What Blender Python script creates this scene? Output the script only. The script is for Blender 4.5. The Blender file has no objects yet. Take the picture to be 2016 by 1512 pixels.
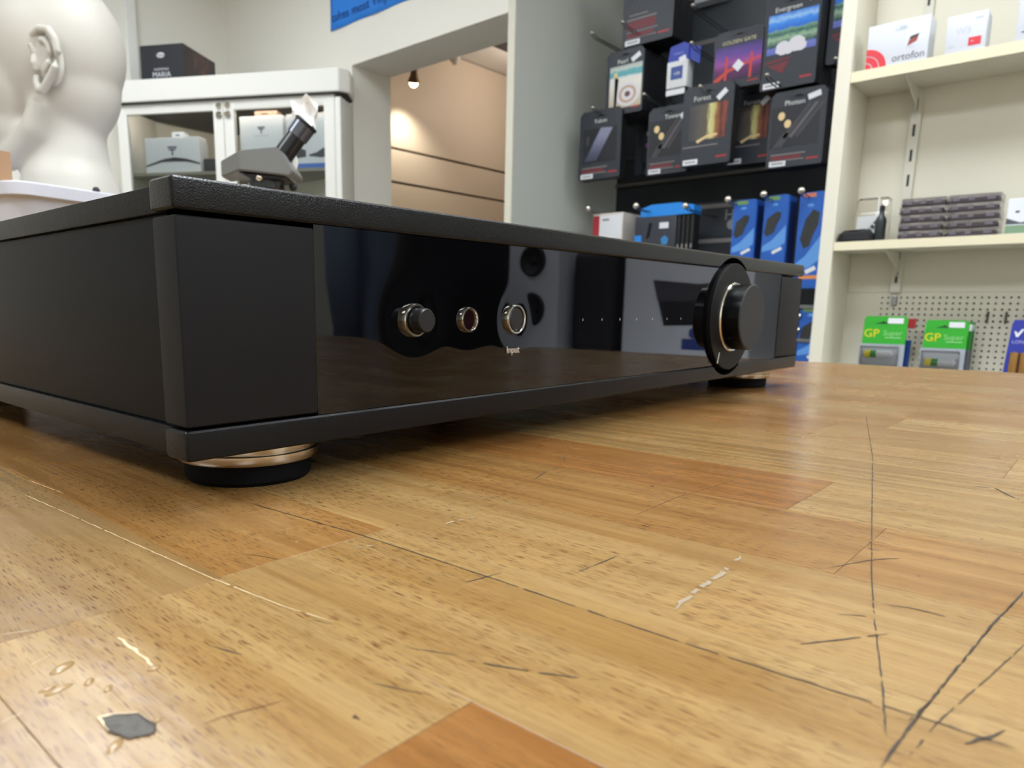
import bpy, bmesh, math, random
from mathutils import Vector, Matrix
random.seed(7)
SC = bpy.context.scene
COL = SC.collection
PI = math.pi

# ------------------------------------------------------------------ camera
cd = bpy.data.cameras.new('camera'); cam = bpy.data.objects.new('camera', cd); COL.objects.link(cam)
YAW, PITCH, ROLL = math.radians(42.67868), math.radians(10.64254), math.radians(0.52617)
fw = Vector((math.cos(YAW)*math.cos(PITCH), math.sin(YAW)*math.cos(PITCH), -math.sin(PITCH)))
r0 = Vector((math.sin(YAW), -math.cos(YAW), 0)); u0 = r0.cross(fw)
rr = r0*math.cos(ROLL)+u0*math.sin(ROLL); uu = -r0*math.sin(ROLL)+u0*math.cos(ROLL)
M = Matrix(((rr.x, uu.x, -fw.x, -0.08089), (rr.y, uu.y, -fw.y, -0.16272), (rr.z, uu.z, -fw.z, 0.04969), (0, 0, 0, 1)))
cam.matrix_world = M
cd.sensor_width = 36; cd.sensor_fit = 'HORIZONTAL'; cd.lens = 1420.502/2016*36
cd.shift_x = 0.05449; cd.shift_y = 0.05706
cd.clip_start = 0.004; cd.clip_end = 50
cd.dof.use_dof = True; cd.dof.focus_distance = 0.20; cd.dof.aperture_fstop = 32
SC.camera = cam
# ------------------------------------------------------------------ world, view
W = bpy.data.worlds.new('world'); SC.world = W; W.use_nodes = True
W.node_tree.nodes['Background'].inputs[0].default_value = (0.9, 0.95, 1, 1)
W.node_tree.nodes['Background'].inputs[1].default_value = 0.05
vs = SC.view_settings
vs.view_transform = 'Standard'; vs.look = 'None'; vs.gamma = 1; vs.use_curve_mapping = False
vs.exposure = -0.22
SC.cycles.max_bounces = 10; SC.cycles.diffuse_bounces = 5; SC.cycles.glossy_bounces = 6; SC.cycles.transmission_bounces = 8
SC.cycles.transparent_max_bounces = 12
SC.cycles.caustics_reflective = False; SC.cycles.caustics_refractive = False
SC.cycles.sample_clamp_indirect = 6
LAMP = 15.0          # radiance of the ceiling panels
LAMP_RGB = (0.93, 0.985, 1.05)
SPOT = 15.0

# ------------------------------------------------------------------ materials
def lin(c):
    return tuple(((v/255)/12.92 if v/255 <= .04045 else ((v/255+.055)/1.055)**2.4) for v in c)
MATS = {}
def mat(name, rgb, rough=.5, metal=0., spec=.5, bump=None, var=None, coat=0., emit=None, trans=0., alpha=1.):
    """plain material; rgb is an sRGB 0-255 colour.  bump=(scale,strength)  var=(scale,amount)"""
    if name in MATS: return MATS[name]
    m = bpy.data.materials.new(name); m.use_nodes = True
    nt = m.node_tree; b = nt.nodes['Principled BSDF']; c = lin(rgb)
    b.inputs['Base Color'].default_value = (*c, 1); b.inputs['Roughness'].default_value = rough
    b.inputs['Metallic'].default_value = metal; b.inputs['Specular IOR Level'].default_value = spec
    b.inputs['Coat Weight'].default_value = coat; b.inputs['Transmission Weight'].default_value = trans
    b.inputs['Alpha'].default_value = alpha
    if emit: b.inputs['Emission Color'].default_value = (*lin(emit[0]), 1); b.inputs['Emission Strength'].default_value = emit[1]
    tc = nt.nodes.new('ShaderNodeTexCoord')
    if bump:
        n = nt.nodes.new('ShaderNodeTexNoise'); n.inputs['Scale'].default_value = bump[0]; n.inputs['Detail'].default_value = 2
        bp = nt.nodes.new('ShaderNodeBump'); bp.inputs['Strength'].default_value = bump[1]; bp.inputs['Distance'].default_value = .3/bump[0]
        nt.links.new(tc.outputs['Object'], n.inputs['Vector']); nt.links.new(n.outputs['Fac'], bp.inputs['Height']); nt.links.new(bp.outputs['Normal'], b.inputs['Normal'])
    if var:
        n = nt.nodes.new('ShaderNodeTexNoise'); n.inputs['Scale'].default_value = var[0]; n.inputs['Detail'].default_value = 4
        mx = nt.nodes.new('ShaderNodeMix'); mx.data_type = 'RGBA'
        mx.inputs['A'].default_value = (*[v*(1-var[1]) for v in c], 1); mx.inputs['B'].default_value = (*[min(1, v*(1+var[1])) for v in c], 1)
        nt.links.new(tc.outputs['Object'], n.inputs['Vector']); nt.links.new(n.outputs['Fac'], mx.inputs['Factor']); nt.links.new(mx.outputs['Result'], b.inputs['Base Color'])
    MATS[name] = m; return m

def ramp_mat(name, stops, axis='Z', noise=(8, .2), stretch=(1, 1, 1), rough=.35):
    """printed picture: a colour ramp along one axis of the print, broken up by noise"""
    if name in MATS: return MATS[name]
    m = bpy.data.materials.new(name); m.use_nodes = True; nt = m.node_tree; b = nt.nodes['Principled BSDF']; b.inputs['Roughness'].default_value = rough
    tc = nt.nodes.new('ShaderNodeTexCoord'); sp = nt.nodes.new('ShaderNodeSeparateXYZ'); nt.links.new(tc.outputs['Generated'], sp.inputs[0])
    mp = nt.nodes.new('ShaderNodeMapping'); mp.inputs['Scale'].default_value = stretch; nt.links.new(tc.outputs['Generated'], mp.inputs['Vector'])
    n = nt.nodes.new('ShaderNodeTexNoise'); n.inputs['Scale'].default_value = noise[0]; n.inputs['Detail'].default_value = 3; nt.links.new(mp.outputs[0], n.inputs['Vector'])
    a = nt.nodes.new('ShaderNodeMath'); a.operation = 'MULTIPLY_ADD'; a.inputs[1].default_value = noise[1]*2; nt.links.new(n.outputs['Fac'], a.inputs[0])
    s = nt.nodes.new('ShaderNodeMath'); s.operation = 'SUBTRACT'; s.inputs[1].default_value = noise[1]; nt.links.new(sp.outputs[axis], s.inputs[0]); nt.links.new(s.outputs[0], a.inputs[2])
    r = nt.nodes.new('ShaderNodeValToRGB'); nt.links.new(a.outputs[0], r.inputs[0])
    e = r.color_ramp.elements
    while len(e) < len(stops): e.new(.5)
    for i, (p, c) in enumerate(stops): e[i].position = p; e[i].color = (*lin(c), 1)
    nt.links.new(r.outputs[0], b.inputs['Base Color']); MATS[name] = m; return m

def wood_mat():
    m = bpy.data.materials.new('lacquered_beech'); m.use_nodes = True; nt = m.node_tree; L = nt.links; N = nt.nodes; b = N['Principled BSDF']
    def new(t, **k):
        n = N.new(t)
        for a, v in k.items(): setattr(n, a, v)
        return n
    geo = new('ShaderNodeNewGeometry'); oi = new('ShaderNodeObjectInfo')
    off = new('ShaderNodeVectorMath', operation='SCALE'); cmb = new('ShaderNodeCombineXYZ'); L.new(oi.outputs['Random'], cmb.inputs[0]); L.new(oi.outputs['Random'], cmb.inputs[1])
    L.new(cmb.outputs[0], off.inputs[0]); off.inputs['Scale'].default_value = 7
    pos = new('ShaderNodeVectorMath', operation='ADD'); L.new(geo.outputs['Position'], pos.inputs[0]); L.new(off.outputs[0], pos.inputs[1])
    def noise(sx, sy, det=2, dist=0, src=pos):
        mp = new('ShaderNodeMapping'); mp.inputs['Scale'].default_value = (sx, sy, 1); L.new(src.outputs[0], mp.inputs['Vector'])
        n = new('ShaderNodeTexNoise'); n.inputs['Scale'].default_value = 1; n.inputs['Detail'].default_value = det; n.inputs['Distortion'].default_value = dist
        L.new(mp.outputs[0], n.inputs['Vector']); return n
    def rng(n, a, b_, lo=0, hi=1):
        r = new('ShaderNodeMapRange'); r.inputs[1].default_value = a; r.inputs[2].default_value = b_; r.inputs[3].default_value = lo; r.inputs[4].default_value = hi
        L.new(n.outputs[0], r.inputs[0]); return r
    def mix(fac, A, B, mode='MIX'):
        x = new('ShaderNodeMix', data_type='RGBA', blend_type=mode)
        L.new(fac.outputs[0], x.inputs['Factor'])
        for s, v in (('A', A), ('B', B)):
            if isinstance(v, tuple): x.inputs[s].default_value = (*v, 1)
            else: L.new(v, x.inputs[s])
        return x.outputs['Result']
    col = oi.outputs['Color']
    # broad growth bands along the stave, mottled
    band = noise(170, 5, 3, .6); mott = noise(60, 28, 4, 0)
    dk = new('ShaderNodeMix', data_type='RGBA', blend_type='MULTIPLY'); dk.inputs['Factor'].default_value = 1; L.new(col, dk.inputs['A']); dk.inputs['B'].default_value = (.80, .70, .56, 1)
    lt = new('ShaderNodeMix', data_type='RGBA', blend_type='MULTIPLY'); lt.inputs['Factor'].default_value = 1; L.new(col, lt.inputs['A']); lt.inputs['B'].default_value = (1.10, 1.12, 1.18, 1)
    c1 = mix(rng(band, .32, .68), dk.outputs['Result'], lt.outputs['Result'])
    fine = noise(1500, 45, 2, 0)
    f = rng(fine, .35, .65, .90, 1.05)
    c2 = new('ShaderNodeVectorMath', operation='SCALE'); L.new(c1, c2.inputs[0]); L.new(f.outputs[0], c2.inputs['Scale'])
    m2 = rng(mott, .35, .7, .92, 1.06); c3 = new('ShaderNodeVectorMath', operation='SCALE'); L.new(c2.outputs[0], c3.inputs[0]); L.new(m2.outputs[0], c3.inputs['Scale'])
    # beech flecks: short dark dashes along the stave
    fl = noise(4600, 240, 1, 0); flm = rng(fl, .60, .65); zone = noise(38, 18, 1, 0); zm = rng(zone, .38, .56, .22, 1)
    fm = new('ShaderNodeMath', operation='MULTIPLY'); L.new(flm.outputs[0], fm.inputs[0]); L.new(zm.outputs[0], fm.inputs[1])
    c4 = mix(fm, c3.outputs[0], lin((92, 56, 26)))
    # ingrained dirt: sparse specks
    vo = new('ShaderNodeTexVoronoi'); vo.inputs['Scale'].default_value = 105; L.new(geo.outputs['Position'], vo.inputs['Vector'])
    wob = noise(900, 700, 2, 0, geo); wv = rng(wob, .3, .7, -.05, .05)
    ad = new('ShaderNodeMath', operation='ADD'); L.new(vo.outputs['Distance'], ad.inputs[0]); L.new(wv.outputs[0], ad.inputs[1])
    sp = rng(ad, .055, .02); rv = new('ShaderNodeSeparateColor'); L.new(vo.outputs['Color'], rv.inputs[0])
    sel = new('ShaderNodeMath', operation='GREATER_THAN'); sel.inputs[1].default_value = .72; L.new(rv.outputs[0], sel.inputs[0])
    sm = new('ShaderNodeMath', operation='MULTIPLY'); L.new(sp.outputs[0], sm.inputs[0]); L.new(sel.outputs[0], sm.inputs[1])
    c5 = mix(sm, c4, lin((70, 52, 38)))
    L.new(c5, b.inputs['Base Color'])
    rgh = noise(25, 25, 3, 0, geo); L.new(rng(rgh, .3, .7, .19, .30).outputs[0], b.inputs['Roughness'])
    b.inputs['Specular IOR Level'].default_value = .5
    b1 = noise(900, 60, 2, 0); b2 = noise(70, 40, 3, 0, geo)
    bp2 = new('ShaderNodeBump'); bp2.inputs['Strength'].default_value = .10; bp2.inputs['Distance'].default_value = .004; L.new(b2.outputs[0], bp2.inputs['Height'])
    bp = new('ShaderNodeBump'); bp.inputs['Strength'].default_value = .16; bp.inputs['Distance'].default_value = .0002; L.new(b1.outputs[0], bp.inputs['Height']); L.new(bp2.outputs[0], bp.inputs['Normal'])
    L.new(bp.outputs[0], b.inputs['Normal'])
    return m

# ------------------------------------------------------------------ mesh helpers
class MB:
    def __init__(self): self.bm = bmesh.new()
    def box(self, x0, x1, y0, y1, z0, z1, bev=0., seg=2, rot=None):
        b = bmesh.new(); bmesh.ops.create_cube(b, size=1)
        for v in b.verts: v.co = Vector(((x0+x1)/2+v.co.x*(x1-x0), (y0+y1)/2+v.co.y*(y1-y0), (z0+z1)/2+v.co.z*(z1-z0)))
        if bev: bmesh.ops.bevel(b, geom=b.edges[:], offset=bev, segments=seg, affect='EDGES', profile=.6)
        if rot is not None: bmesh.ops.transform(b, matrix=rot, verts=b.verts)
        return self._add(b)
    def _add(self, b):
        me = bpy.data.meshes.new('tmp'); b.to_mesh(me); b.free(); self.bm.from_mesh(me); bpy.data.meshes.remove(me); return self
    def lathe(self, prof, seg=32, axis='Z', loc=(0, 0, 0), cap=True):
        """prof: list of (radius, height)"""
        b = bmesh.new(); rings = []
        for r, h in prof:
            rings.append([b.verts.new((r*math.cos(2*PI*i/seg), r*math.sin(2*PI*i/seg), h)) for i in range(seg)])
        for a, c in zip(rings, rings[1:]):
            for i in range(seg): b.faces.new((a[i], a[(i+1) % seg], c[(i+1) % seg], c[i]))
        if cap: b.faces.new(rings[0][::-1]); b.faces.new(rings[-1])
        bmesh.ops.recalc_face_normals(b, faces=b.faces)
        mt = {'Z': Matrix.Identity(4), 'Y': Matrix.Rotation(PI/2, 4, 'X'), 'X': Matrix.Rotation(PI/2, 4, 'Y')}[axis]   # Y: height runs to -Y
        bmesh.ops.transform(b, matrix=Matrix.Translation(loc) @ mt, verts=b.verts); return self._add(b)
    def tube(self, pts, r, seg=8, rad=None):
        b = bmesh.new(); P = [Vector(p) for p in pts]; rings = []; up = Vector((0, 0, 1))
        for i, p in enumerate(P):
            t = (P[min(i+1, len(P)-1)]-P[max(i-1, 0)]).normalized()
            a = t.cross(up) if abs(t.dot(up)) < .95 else t.cross(Vector((1, 0, 0)))
            a.normalize(); c = t.cross(a); q = rad[i] if rad else r
            rings.append([b.verts.new(p+a*q*math.cos(2*PI*k/seg)+c*q*math.sin(2*PI*k/seg)) for k in range(seg)])
        for a, c in zip(rings, rings[1:]):
            for k in range(seg): b.faces.new((a[k], a[(k+1) % seg], c[(k+1) % seg], c[k]))
        b.faces.new(rings[0][::-1]); b.faces.new(rings[-1]); bmesh.ops.recalc_face_normals(b, faces=b.faces); return self._add(b)
    def prism(self, pts, h0, h1, plane='XZ', bev=0.):
        """polygon pts in plane (XZ: extruded in y from h0 to h1; XY: in z)"""
        b = bmesh.new()
        f3 = (lambda p, h: (p[0], h, p[1])) if plane == 'XZ' else (lambda p, h: (p[0], p[1], h))
        A = [b.verts.new(f3(p, h0)) for p in pts]; B = [b.verts.new(f3(p, h1)) for p in pts]; n = len(pts)
        b.faces.new(A); b.faces.new(B[::-1])
        for i in range(n): b.faces.new((A[i], B[i], B[(i+1) % n], A[(i+1) % n]))
        bmesh.ops.recalc_face_normals(b, faces=b.faces)
        if bev: bmesh.ops.bevel(b, geom=b.edges[:], offset=bev, segments=2, affect='EDGES')
        return self._add(b)
    def ball(self, c, r, sub=2, sc=(1, 1, 1), rot=None):
        b = bmesh.new(); bmesh.ops.create_icosphere(b, subdivisions=sub, radius=1)
        mt = Matrix.Translation(c) @ (rot if rot is not None else Matrix.Identity(4)) @ Matrix.Diagonal((r*sc[0], r*sc[1], r*sc[2], 1))
        bmesh.ops.transform(b, matrix=mt, verts=b.verts); return self._add(b)
    def build(self, name, m, parent=None, smooth=False, loc=None, kind=None, label=None):
        me = bpy.data.meshes.new(name); self.bm.to_mesh(me); self.bm.free()
        if smooth:
            for p in me.polygons: p.use_smooth = True
            if smooth != 'all' and hasattr(me, 'set_sharp_from_angle'): me.set_sharp_from_angle(angle=math.radians(35))
        o = bpy.data.objects.new(name, me); COL.objects.link(o); me.materials.append(m)
        if parent: o.parent = parent
        if loc: o.location = loc
        if kind: o['kind'] = kind
        if label: o['label'] = label
        return o
def thing(name, label, cat, loc=(0, 0, 0), rz=0., group=None):
    o = bpy.data.objects.new(name, None); COL.objects.link(o); o.empty_display_size = .02
    o.location = loc; o.rotation_euler = (0, 0, rz); o['label'] = label; o['category'] = cat
    if group: o['group'] = group
    return o
def tag(o, label, cat, group=None):
    o['label'] = label; o['category'] = cat
    if group: o['group'] = group
    return o
def struct(o): o['kind'] = 'structure'; return o
def copy_tree(o, parent=None):
    c = o.copy(); COL.objects.link(c)
    if parent: c.parent = parent
    for ch in list(o.children): copy_tree(ch, c)
    return c
def text(name, s, size, m, parent, x, y, z, align='CENTER', sx=1., rot=0., ext=.0002, shear=0.):
    """flat lettering facing local -Y, at the given local spot"""
    cu = bpy.data.curves.new(name, 'FONT'); cu.body = s; cu.size = size; cu.align_x = align; cu.align_y = 'CENTER'; cu.extrude = ext; cu.shear = shear; cu.resolution_u = 3
    to = bpy.data.objects.new(name, cu); COL.objects.link(to); bpy.context.view_layer.update()
    me = bpy.data.meshes.new_from_object(to); bpy.data.objects.remove(to); bpy.data.curves.remove(cu)
    me.transform(Matrix.Translation((x, y, z)) @ Matrix.Rotation(rot, 4, 'Y') @ Matrix.Rotation(PI/2, 4, 'X') @ Matrix.Diagonal((sx, 1, 1, 1)))
    o = bpy.data.objects.new(name, me); COL.objects.link(o); me.materials.clear(); me.materials.append(m)
    if parent: o.parent = parent
    return o
def slab(name, parent, m, x0, x1, z0, z1, y, t=.0005, rot=0.):
    """thin print or sticker lying on a face at local y (towards -Y)"""
    mb = MB()
    if rot:
        cx, cz = (x0+x1)/2, (z0+z1)/2
        mb.box(x0-cx, x1-cx, y-t, y, z0-cz, z1-cz, rot=Matrix.Translation((cx, 0, cz)) @ Matrix.Rotation(rot, 4, 'Y'))
    else: mb.box(x0, x1, y-t, y, z0, z1)
    return mb.build(name, m, parent)

# ------------------------------------------------------------------ shared materials
M_wall = mat('cream_wall_paint', (232, 229, 219), .75, bump=(220, .05))
M_grey = mat('grey_green_paint', (200, 203, 195), .8, bump=(200, .05))
M_cream = mat('cream_laminate', (214, 210, 193), .5, bump=(300, .04), var=(6, .03))
M_white = mat('white_paint', (232, 232, 226), .45, bump=(250, .04))
M_ceil = mat('ceiling_white', (228, 226, 220), .8)
M_floor = mat('grey_carpet', (150, 148, 146), .95, bump=(600, .4))
M_blk = mat('powder_black', (13, 14, 17), .28, spec=.2, bump=(2600, .8))
M_lip = mat('powder_black_coarse', (8, 9, 11), .22, spec=.28, bump=(2300, 1.0))
M_satin = mat('satin_black', (20, 21, 24), .5, spec=.18, bump=(6000, .12))
M_side = mat('satin_black_side', (10, 12, 16), .46, spec=.16, bump=(6000, .14))
M_gloss = mat('gloss_black', (3, 3, 4), .02, spec=.5)
M_chrome = mat('polished_steel', (225, 218, 205), .12, metal=1)
M_gold = mat('brushed_champagne', (206, 196, 180), .25, metal=1)
M_rub = mat('black_rubber', (8, 9, 11), .8, spec=.12)
M_steel = mat('wire_steel', (150, 152, 156), .25, metal=1)
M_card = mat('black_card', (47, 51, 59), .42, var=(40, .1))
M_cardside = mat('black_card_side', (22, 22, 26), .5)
M_wtxt = mat('white_print', (216, 216, 214), .5)
M_sticker = mat('white_sticker', (232, 234, 238), .45)
M_red = mat('red_print', (172, 48, 54), .4)
M_dred = mat('dull_red_print', (112, 42, 50), .45)
M_grytxt = mat('grey_print', (128, 124, 124), .5)
M_shelfbox = mat('white_card_matt', (204, 208, 216), .5)
M_whitebox = mat('white_card', (222, 226, 232), .45)
M_black = mat('plain_black', (12, 13, 16), .6)
M_slot = mat('slot_dark', (52, 50, 46), .7)
M_glass = bpy.data.materials.new('clear_glass'); M_glass.use_nodes = True
def glassy(m, tint, refl):
    nt = m.node_tree; nt.nodes.clear(); o = nt.nodes.new('ShaderNodeOutputMaterial'); mx = nt.nodes.new('ShaderNodeMixShader'); t = nt.nodes.new('ShaderNodeBsdfTransparent'); g = nt.nodes.new('ShaderNodeBsdfGlossy')
    t.inputs[0].default_value = (*tint, 1); g.inputs['Roughness'].default_value = .04; fr = nt.nodes.new('ShaderNodeFresnel'); fr.inputs[0].default_value = refl
    nt.links.new(fr.outputs[0], mx.inputs[0]); nt.links.new(t.outputs[0], mx.inputs[1]); nt.links.new(g.outputs[0], mx.inputs[2]); nt.links.new(mx.outputs[0], o.inputs[0])
glassy(M_glass, (.965, .985, .975), 1.4)
M_film = bpy.data.materials.new('clear_film'); M_film.use_nodes = True; glassy(M_film, (.93, .92, .90), 1.35)
M_case = bpy.data.materials.new('clear_case'); M_case.use_nodes = True; glassy(M_case, (.80, .78, .82), 1.5)

# ------------------------------------------------------------------ room shell
FL, CE = -.92, 1.70
def wallbox(name, m, *a): return struct(MB().box(*a).build(name, m))
wallbox('floor', M_floor, -2.6, 6.3, -3.1, 3.7, FL-.05, FL)
wallbox('ceiling', M_ceil, -2.6, 6.3, -3.1, 3.7, CE, CE+.05)
wallbox('wall_west', M_wall, -2.6, -2.5, -3.1, 3.45, FL, CE)
wallbox('wall_south', M_wall, -2.5, 2.8, -3.1, -3.0, FL, CE)
wallbox('wall_north', M_wall, -2.5, 2.0, 3.35, 3.45, FL, CE)
# wall with the opening, x = 2.0 .. 2.2
wallbox('wall_east_pier', M_wall, 2.0, 2.2155, 2.366, 3.45, FL, CE)
wallbox('wall_east_header', M_wall, 2.0, 2.2155, 1.53, 2.366, 1.035, CE)
wallbox('wall_east_partition', M_grey, 2.004, 2.70, 1.50, 1.53, FL, CE)
struct(MB().box(1.996, 2.004, 1.4995, 1.5305, FL, CE, .001).build('trim_1', M_cream))
struct(MB().box(1.494, 1.542, 3.325, 3.35, .0, CE, .004).build('trim_2', M_white))
M_dark = mat('black_slatwall', (17, 20, 26), .55, bump=(80, .05))
wallbox('wall_east_display', M_dark, 2.70, 2.76, -.45, 1.53, FL, CE)
wallbox('wall_east_back', M_wall, 2.70, 2.76, -3.0, -.45, FL, CE)
# horizontal grooves and a pale rail of the display wall
o = struct(MB().box(2.685, 2.70, .30, 1.4985, .545, .556, .002).build('trim_3', mat('dull_rail', (96, 90, 84), .5)))
for i, z in enumerate((.65, .80, .95, 1.10, 1.25, 1.40)):
    struct(MB().box(2.694, 2.70, .30, 1.4985, z, z+.008, .001).build('trim_%d' % (4+i), mat('rail_dark', (44, 46, 50), .5)))
# side room behind the opening
M_warm = mat('warm_slatwall', (224, 210, 190), .5, bump=(150, .03))
M_groove = mat('groove_dark', (66, 54, 42), .8)
sr = thing('wall_side_room', 'pale slatwall with dark grooves seen through the doorway', 'wall'); del sr['category']; sr['kind'] = 'structure'
zs = [FL]+[1.0300-.204*k for k in range(9, -1, -1)]+[CE]
for a, b in zip(zs, zs[1:]):
    MB().box(2.2155, 6.2, 3.40, 3.418, a+.0075, b-.0075, .001).build('panel', M_warm, sr)
MB().box(2.2155, 6.2, 3.418, 3.44, FL, CE).build('backing', M_groove, sr)
wallbox('wall_side_room_end', M_warm, 6.2, 6.3, 1.53, 3.45, FL, CE)
wallbox('wall_side_room_near', M_warm, 2.76, 6.3, 1.45, 1.53, FL, CE)
struct(MB().box(3.69, 4.3, 2.55, 3.04, CE-.03, CE-.001, .004).build('trim_10', mat('vent_dark', (58, 54, 52), .8)))

# ------------------------------------------------------------------ ceiling lights
def ceiling_light(x, y, sx, sy, k, label):
    t = thing('ceiling_light', label, 'light', (x, y, CE), 0, 'ceiling light panels')
    f = MB(); w = .025
    f.box(-sx/2-w, -sx/2, -sy/2-w, sy/2+w, -.05, 0, .003).box(sx/2, sx/2+w, -sy/2-w, sy/2+w, -.05, 0, .003)
    f.box(-sx/2, sx/2, -sy/2-w, -sy/2, -.05, 0, .003).box(-sx/2, sx/2, sy/2, sy/2+w, -.05, 0, .003); f.build('frame', M_white, t)
    m = bpy.data.materials.new('light_panel'); m.use_nodes = True; nt = m.node_tree; nt.nodes.clear()
    e = nt.nodes.new('ShaderNodeEmission'); e.inputs[0].default_value = (*LAMP_RGB, 1); e.inputs[1].default_value = LAMP*k; oo = nt.nodes.new('ShaderNodeOutputMaterial'); nt.links.new(e.outputs[0], oo.inputs[0])
    MB().box(-sx/2, sx/2, -sy/2, sy/2, -.042, -.03).build('diffuser', m, t)
ceiling_light(.40, .17, .6, .6, 2.2, 'square ceiling light panel straight above the black amplifier')
ceiling_light(.70, 2.20, .6, 1.4, .68, 'ceiling light panel over the bench by the mannequin head')
ceiling_light(1.30, -.45, .6, 1.2, .6, 'unseen ceiling light panel added to brighten the cream shelving, cable boxes and pier')  # fill panel, added so the shelving, cable boxes and pier get light
ceiling_light(-1.3, .9, .6, 1.2, 1.3, 'unseen ceiling light panel added over the open floor to brighten walls and cabinet')  # extra unseen panel, put in to light upright faces
ceiling_light(-1.2, -1.7, .6, 1.2, 1.2, 'unseen ceiling light panel added in the far empty corner to brighten the walls')  # another added panel, there to lift the walls
ceiling_light(1.1, -2.2, .6, 1.2, 1.4, 'unseen ceiling light panel added over the office chair corner to brighten the pier')  # added panel, lights the faces turned to this side

# ------------------------------------------------------------------ workbench of beech staves
bench = thing('workbench', 'long worn beech butcher-block workbench under the black amplifier', 'workbench', (0, 0, 0))
M_wood = wood_mat()
TONES = [(148, 120, 74), (143, 113, 69), (152, 124, 79), (141, 108, 62), (138, 102, 57), (146, 117, 72), (143, 113, 71), (136, 99, 54)]
ORANGE, MID, PALE, TAN = (138, 96, 49), (144, 108, 61), (152, 123, 77), (139, 112, 71)
P0 = .024; PITCH_S = .041
FIX = {-2: [(-.9, -.107, ORANGE), (-.107, -.0455, PALE), (-.0455, .33, TAN), (.33, 1.3, MID)],      # column -.058..-.017
       -1: [(-.9, -.30, MID), (-.30, -.0447, PALE), (-.0447, .28, MID), (.28, 1.3, TAN)],
       0: [(-.9, -.175, PALE), (-.175, .21, (150, 120, 74)), (.21, 1.3, PALE)],
       1: [(-.9, -.127, MID), (-.127, .16, (140, 104, 57)), (.16, 1.3, TAN)],
       2: [(-.9, -.1045, PALE), (-.1045, .25, ORANGE), (.25, 1.3, PALE)],
       3: [(-.9, -.22, MID), (-.22, .12, (146, 117, 72)), (.12, 1.3, TAN)],
       4: [(-.9, -.14, PALE), (-.14, .3, (145, 114, 69)), (.3, 1.3, MID)]}
stave_mesh = {}
def stave(x0, x1, y0, y1, rgb):
    g = .00004; b = .00006; T = .04; z1 = random.uniform(-.00001, .00001)
    X0, X1, Y0, Y1 = x0+g, x1-g, y0+g, y1-g
    v = [(X0, Y0, -T), (X1, Y0, -T), (X1, Y1, -T), (X0, Y1, -T), (X0, Y0, z1-b), (X1, Y0, z1-b), (X1, Y1, z1-b), (X0, Y1, z1-b),
         (X0+b, Y0+b, z1), (X1-b, Y0+b, z1), (X1-b, Y1-b, z1), (X0+b, Y1-b, z1)]
    f = [(3, 2, 1, 0), (0, 1, 5, 4), (1, 2, 6, 5), (2, 3, 7, 6), (3, 0, 4, 7), (4, 5, 9, 8), (5, 6, 10, 9), (6, 7, 11, 10), (7, 4, 8, 11), (8, 9, 10, 11)]
    me = bpy.data.meshes.new('stave'); me.from_pydata(v, [], f); me.materials.append(M_wood)
    o = bpy.data.objects.new('stave', me); COL.objects.link(o); o.parent = bench; o.color = (*lin(rgb), 1)
k = -22
while P0+PITCH_S*k < .675-.003:
    x0 = P0+PITCH_S*k; x1 = min(x0+PITCH_S, .675)
    if k in FIX:
        for y0, y1, c in FIX[k]: stave(x0, x1, y0, y1, c)
    else:
        y = -.9
        while y < 1.3:
            y1 = y+random.uniform(.22, .6)
            if y1 > 1.15: y1 = 1.3
            stave(x0, x1, y, y1, random.choice(TONES)); y = y1
    k += 1
M_under = mat('bench_under', (150, 112, 70), .6)
MB().box(-.84, .64, -.86, 1.26, -.075, -.0405, .002).build('sub_top', M_under, bench)
for x in (-.80, .58):
    for y in (-.82, 1.2): MB().box(x, x+.07, y-.035, y+.035, FL, -.0755, .004).build('leg', M_under, bench)
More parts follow.
